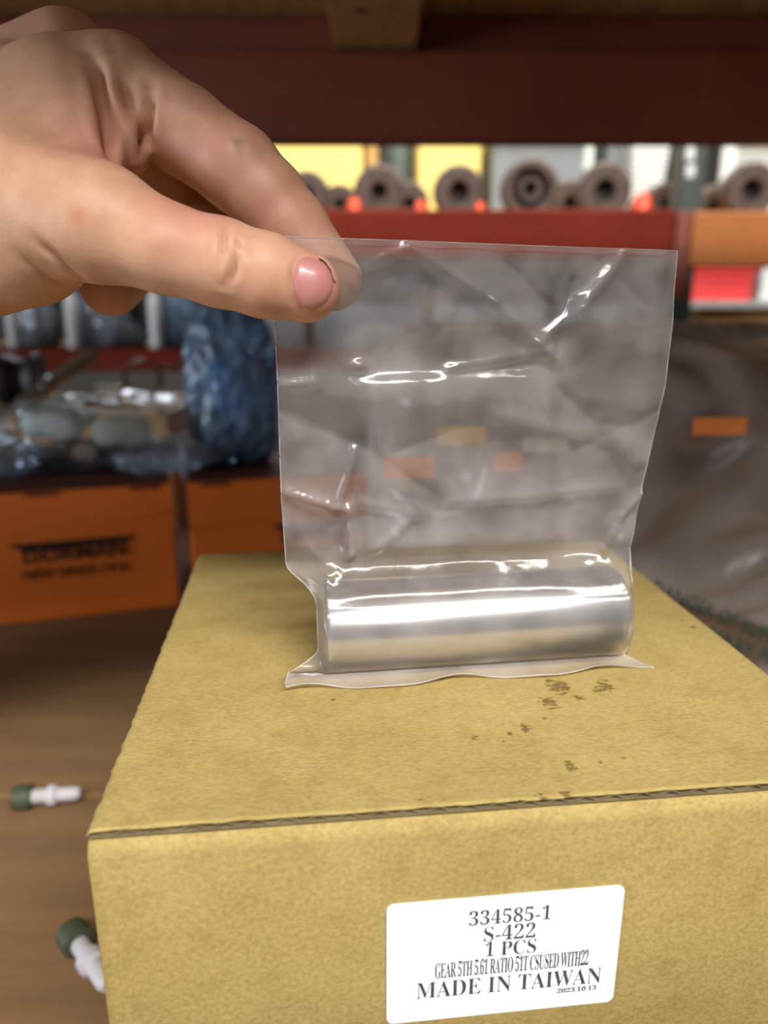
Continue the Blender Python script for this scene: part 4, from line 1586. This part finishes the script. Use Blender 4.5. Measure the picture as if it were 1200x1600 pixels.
for i, (x0, x1, lab, mm) in enumerate([(345, 470, 'grey storage bin under the red beam behind the fingertips', M_grey),
                                      (490, 660, 'grey storage bin seen through the left part of the clear bag', M_grey),
                                      (680, 860, 'grey storage bin seen through the middle of the clear bag', M_grey),
                                      (880, 1050, 'grey storage bin seen through the right part of the clear bag', M_grey)]):
    bin_(x0, 425 + 6 * (i % 2), x1, 1.62, zdB, 0.22, mm, mm, lab)

# ================================================================== BROWN CARTON IN A BIG POLY BAG
YP = 0.40
ca0 = WY(690, 720, YP)
ro = empty('carton', (ca0[0], YP, 0), math.radians(3))
tag(ro, 'dark brown carton inside the big crumpled clear bag at the right', 'carton')
cw, ch, cd = 0.30, 0.205, 0.17
box('body', (0, 0, 0), (cw, cd, ch - 0.003), M_brown, ro, 0.003)
box('lid_flap', (0, 0, ch - 0.003), (cw, cd * 0.497, ch), M_brown, ro, 0.001)
box('lid_flap', (0, cd * 0.503, ch - 0.003), (cw, cd, ch), M_brown, ro, 0.001)
cexx = np.array([math.cos(math.radians(3)), math.sin(math.radians(3)), 0])
ceyy = np.array([-cexx[1], cexx[0], 0])
corg = np.array([ca0[0], YP, 0])
pbc = corg + cexx * cw * 0.5 + ceyy * cd * 0.5
pbag = empty('poly_bag', tuple(pbc), math.radians(3))
tag(pbag, 'big crumpled clear bag with orange and yellow painted reflections and green warning print', 'bag')
lump('bag_film', (0, -0.006, 0.112), (cw * 0.60, cd * 0.625, 0.1175), F_big, pbag, 51, 0.085, 6, 8.0, 3.2, 0.85, flat=-0.1115)
sorg = corg - ceyy * 0.037  # flat coloured patches stand in for reflections on the film
for (x0, y0, x1, y1, mm, lab) in [(600, 712, 680, 748, M_oreflect, 'orange painted reflection'), (682, 666, 760, 696, M_yreflect, 'yellow painted reflection'),
                                  (772, 706, 816, 736, M_oreflect, 'orange painted reflection'), (816, 684, 888, 706, M_wreflect, 'pale painted reflection'),
                                  (1082, 652, 1168, 680, M_oreflect, 'orange painted reflection')]:
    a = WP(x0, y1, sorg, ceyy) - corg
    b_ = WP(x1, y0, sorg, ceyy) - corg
    s_ = box('reflection_patch', (a @ cexx - cw * 0.5, -cd * 0.5 - 0.037 - 0.0006, a[2]), (b_ @ cexx - cw * 0.5, -cd * 0.5 - 0.037 + 0.0002, b_[2]), mm, pbag)
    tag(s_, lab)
# printed skirt of the bag beside the cardboard box
SK = [np.array(WY(985, 900, .352)), np.array(WY(1300, 1000, .318)), np.array(WY(1300, 1150, .275)), np.array(WY(985, 1010, .315))]
sn = np.cross(SK[1] - SK[0], SK[3] - SK[0])
sn /= np.linalg.norm(sn)
if sn @ ray(1100, 950) > 0:
    sn = -sn
gu2, gv2 = 40, 22
V = []
for j in range(gv2):
    for i in range(gu2):
        a, b_ = i / (gu2 - 1), j / (gv2 - 1)
        P = (SK[0] * (1 - a) + SK[1] * a) * (1 - b_) + (SK[3] * (1 - a) + SK[2] * a) * b_
        P = P + sn * (0.0002 * mnoise.noise(Vector((a * 6, b_ * 4, 2))) - 0.006 * (math.exp(-b_ / 0.05)))
        V.append(P)
pbl = np.array(pbag.location)
c3, s3 = math.cos(-math.radians(3)), math.sin(-math.radians(3))


def to_pb(P):
    q = P - pbl
    return (q[0] * c3 - q[1] * s3, q[0] * s3 + q[1] * c3, q[2])


F_skirt = film('printed_film', haze=0.85, haze_col=(0.30, 0.28, 0.265), rough=0.25, bump=0.2, bscale=60, hvar=(0.9, 1.05))
sk = pydata('printed_skirt', [to_pb(P) for P in V], grid_faces(gu2, gv2), F_skirt, pbag, True)
for s, a0, a1, h in [('DANGER OF SUFFOCATION', (1018, 925), (1318, 1052), 19), ('KEEP THIS BAG AWAY FROM BABIES', (930, 922), (1330, 1092), 20)]:
    def fn(a, b_, a0=a0, a1=a1, h=h):
        px = a0[0] + (a1[0] - a0[0]) * a + 0.35 * h * b_
        py = a0[1] + (a1[1] - a0[1]) * a - h * b_
        return to_pb(WP(px, py, SK[0] + sn * 0.0008, sn))
    put_text('warning_print', s, fn, M_greenink, sk, False, 0.012, 1.0)

# ================================================================== SMALL FITTINGS ON THE DECK
for (pa_, pb_, lab) in [((34, 1249), (126, 1242), 'white plastic fitting with dark green cap lying along the deck seam'),
                        ((116, 1466), (170, 1545), 'white plastic fitting with dark green cap half hidden behind the box corner')]:
    A, B = WZ(*pa_, 0.005), WZ(*pb_, 0.005)
    L = float(np.linalg.norm(B - A))
    ro = empty('plastic_fitting', (A[0], A[1], 0.0), math.atan2(B[1] - A[1], B[0] - A[0]))
    tag(ro, lab, 'fitting', 'white plastic fittings on the deck')
    r_ = 0.0036
    f1 = lathe('fitting_body', [(r_ * 0.8, 0.004), (r_, 0.006), (r_, L * 0.42), (r_ * 1.45, L * 0.46), (r_ * 1.45, L * 0.58), (r_, L * 0.62), (r_, L * 0.92), (r_ * 0.7, L)], M_whiteplastic, ro, 28, axis='X')
    f1.location = (0, 0, 0.0062)
    f2 = lathe('fitting_cap', [(r_ * 1.2, -0.004), (0.0060, -0.003), (0.0062, 0.0), (0.0062, 0.005), (r_ * 1.2, 0.0055)], M_green, ro, 28, axis='X')
    f2.location = (0, 0, 0.0062)
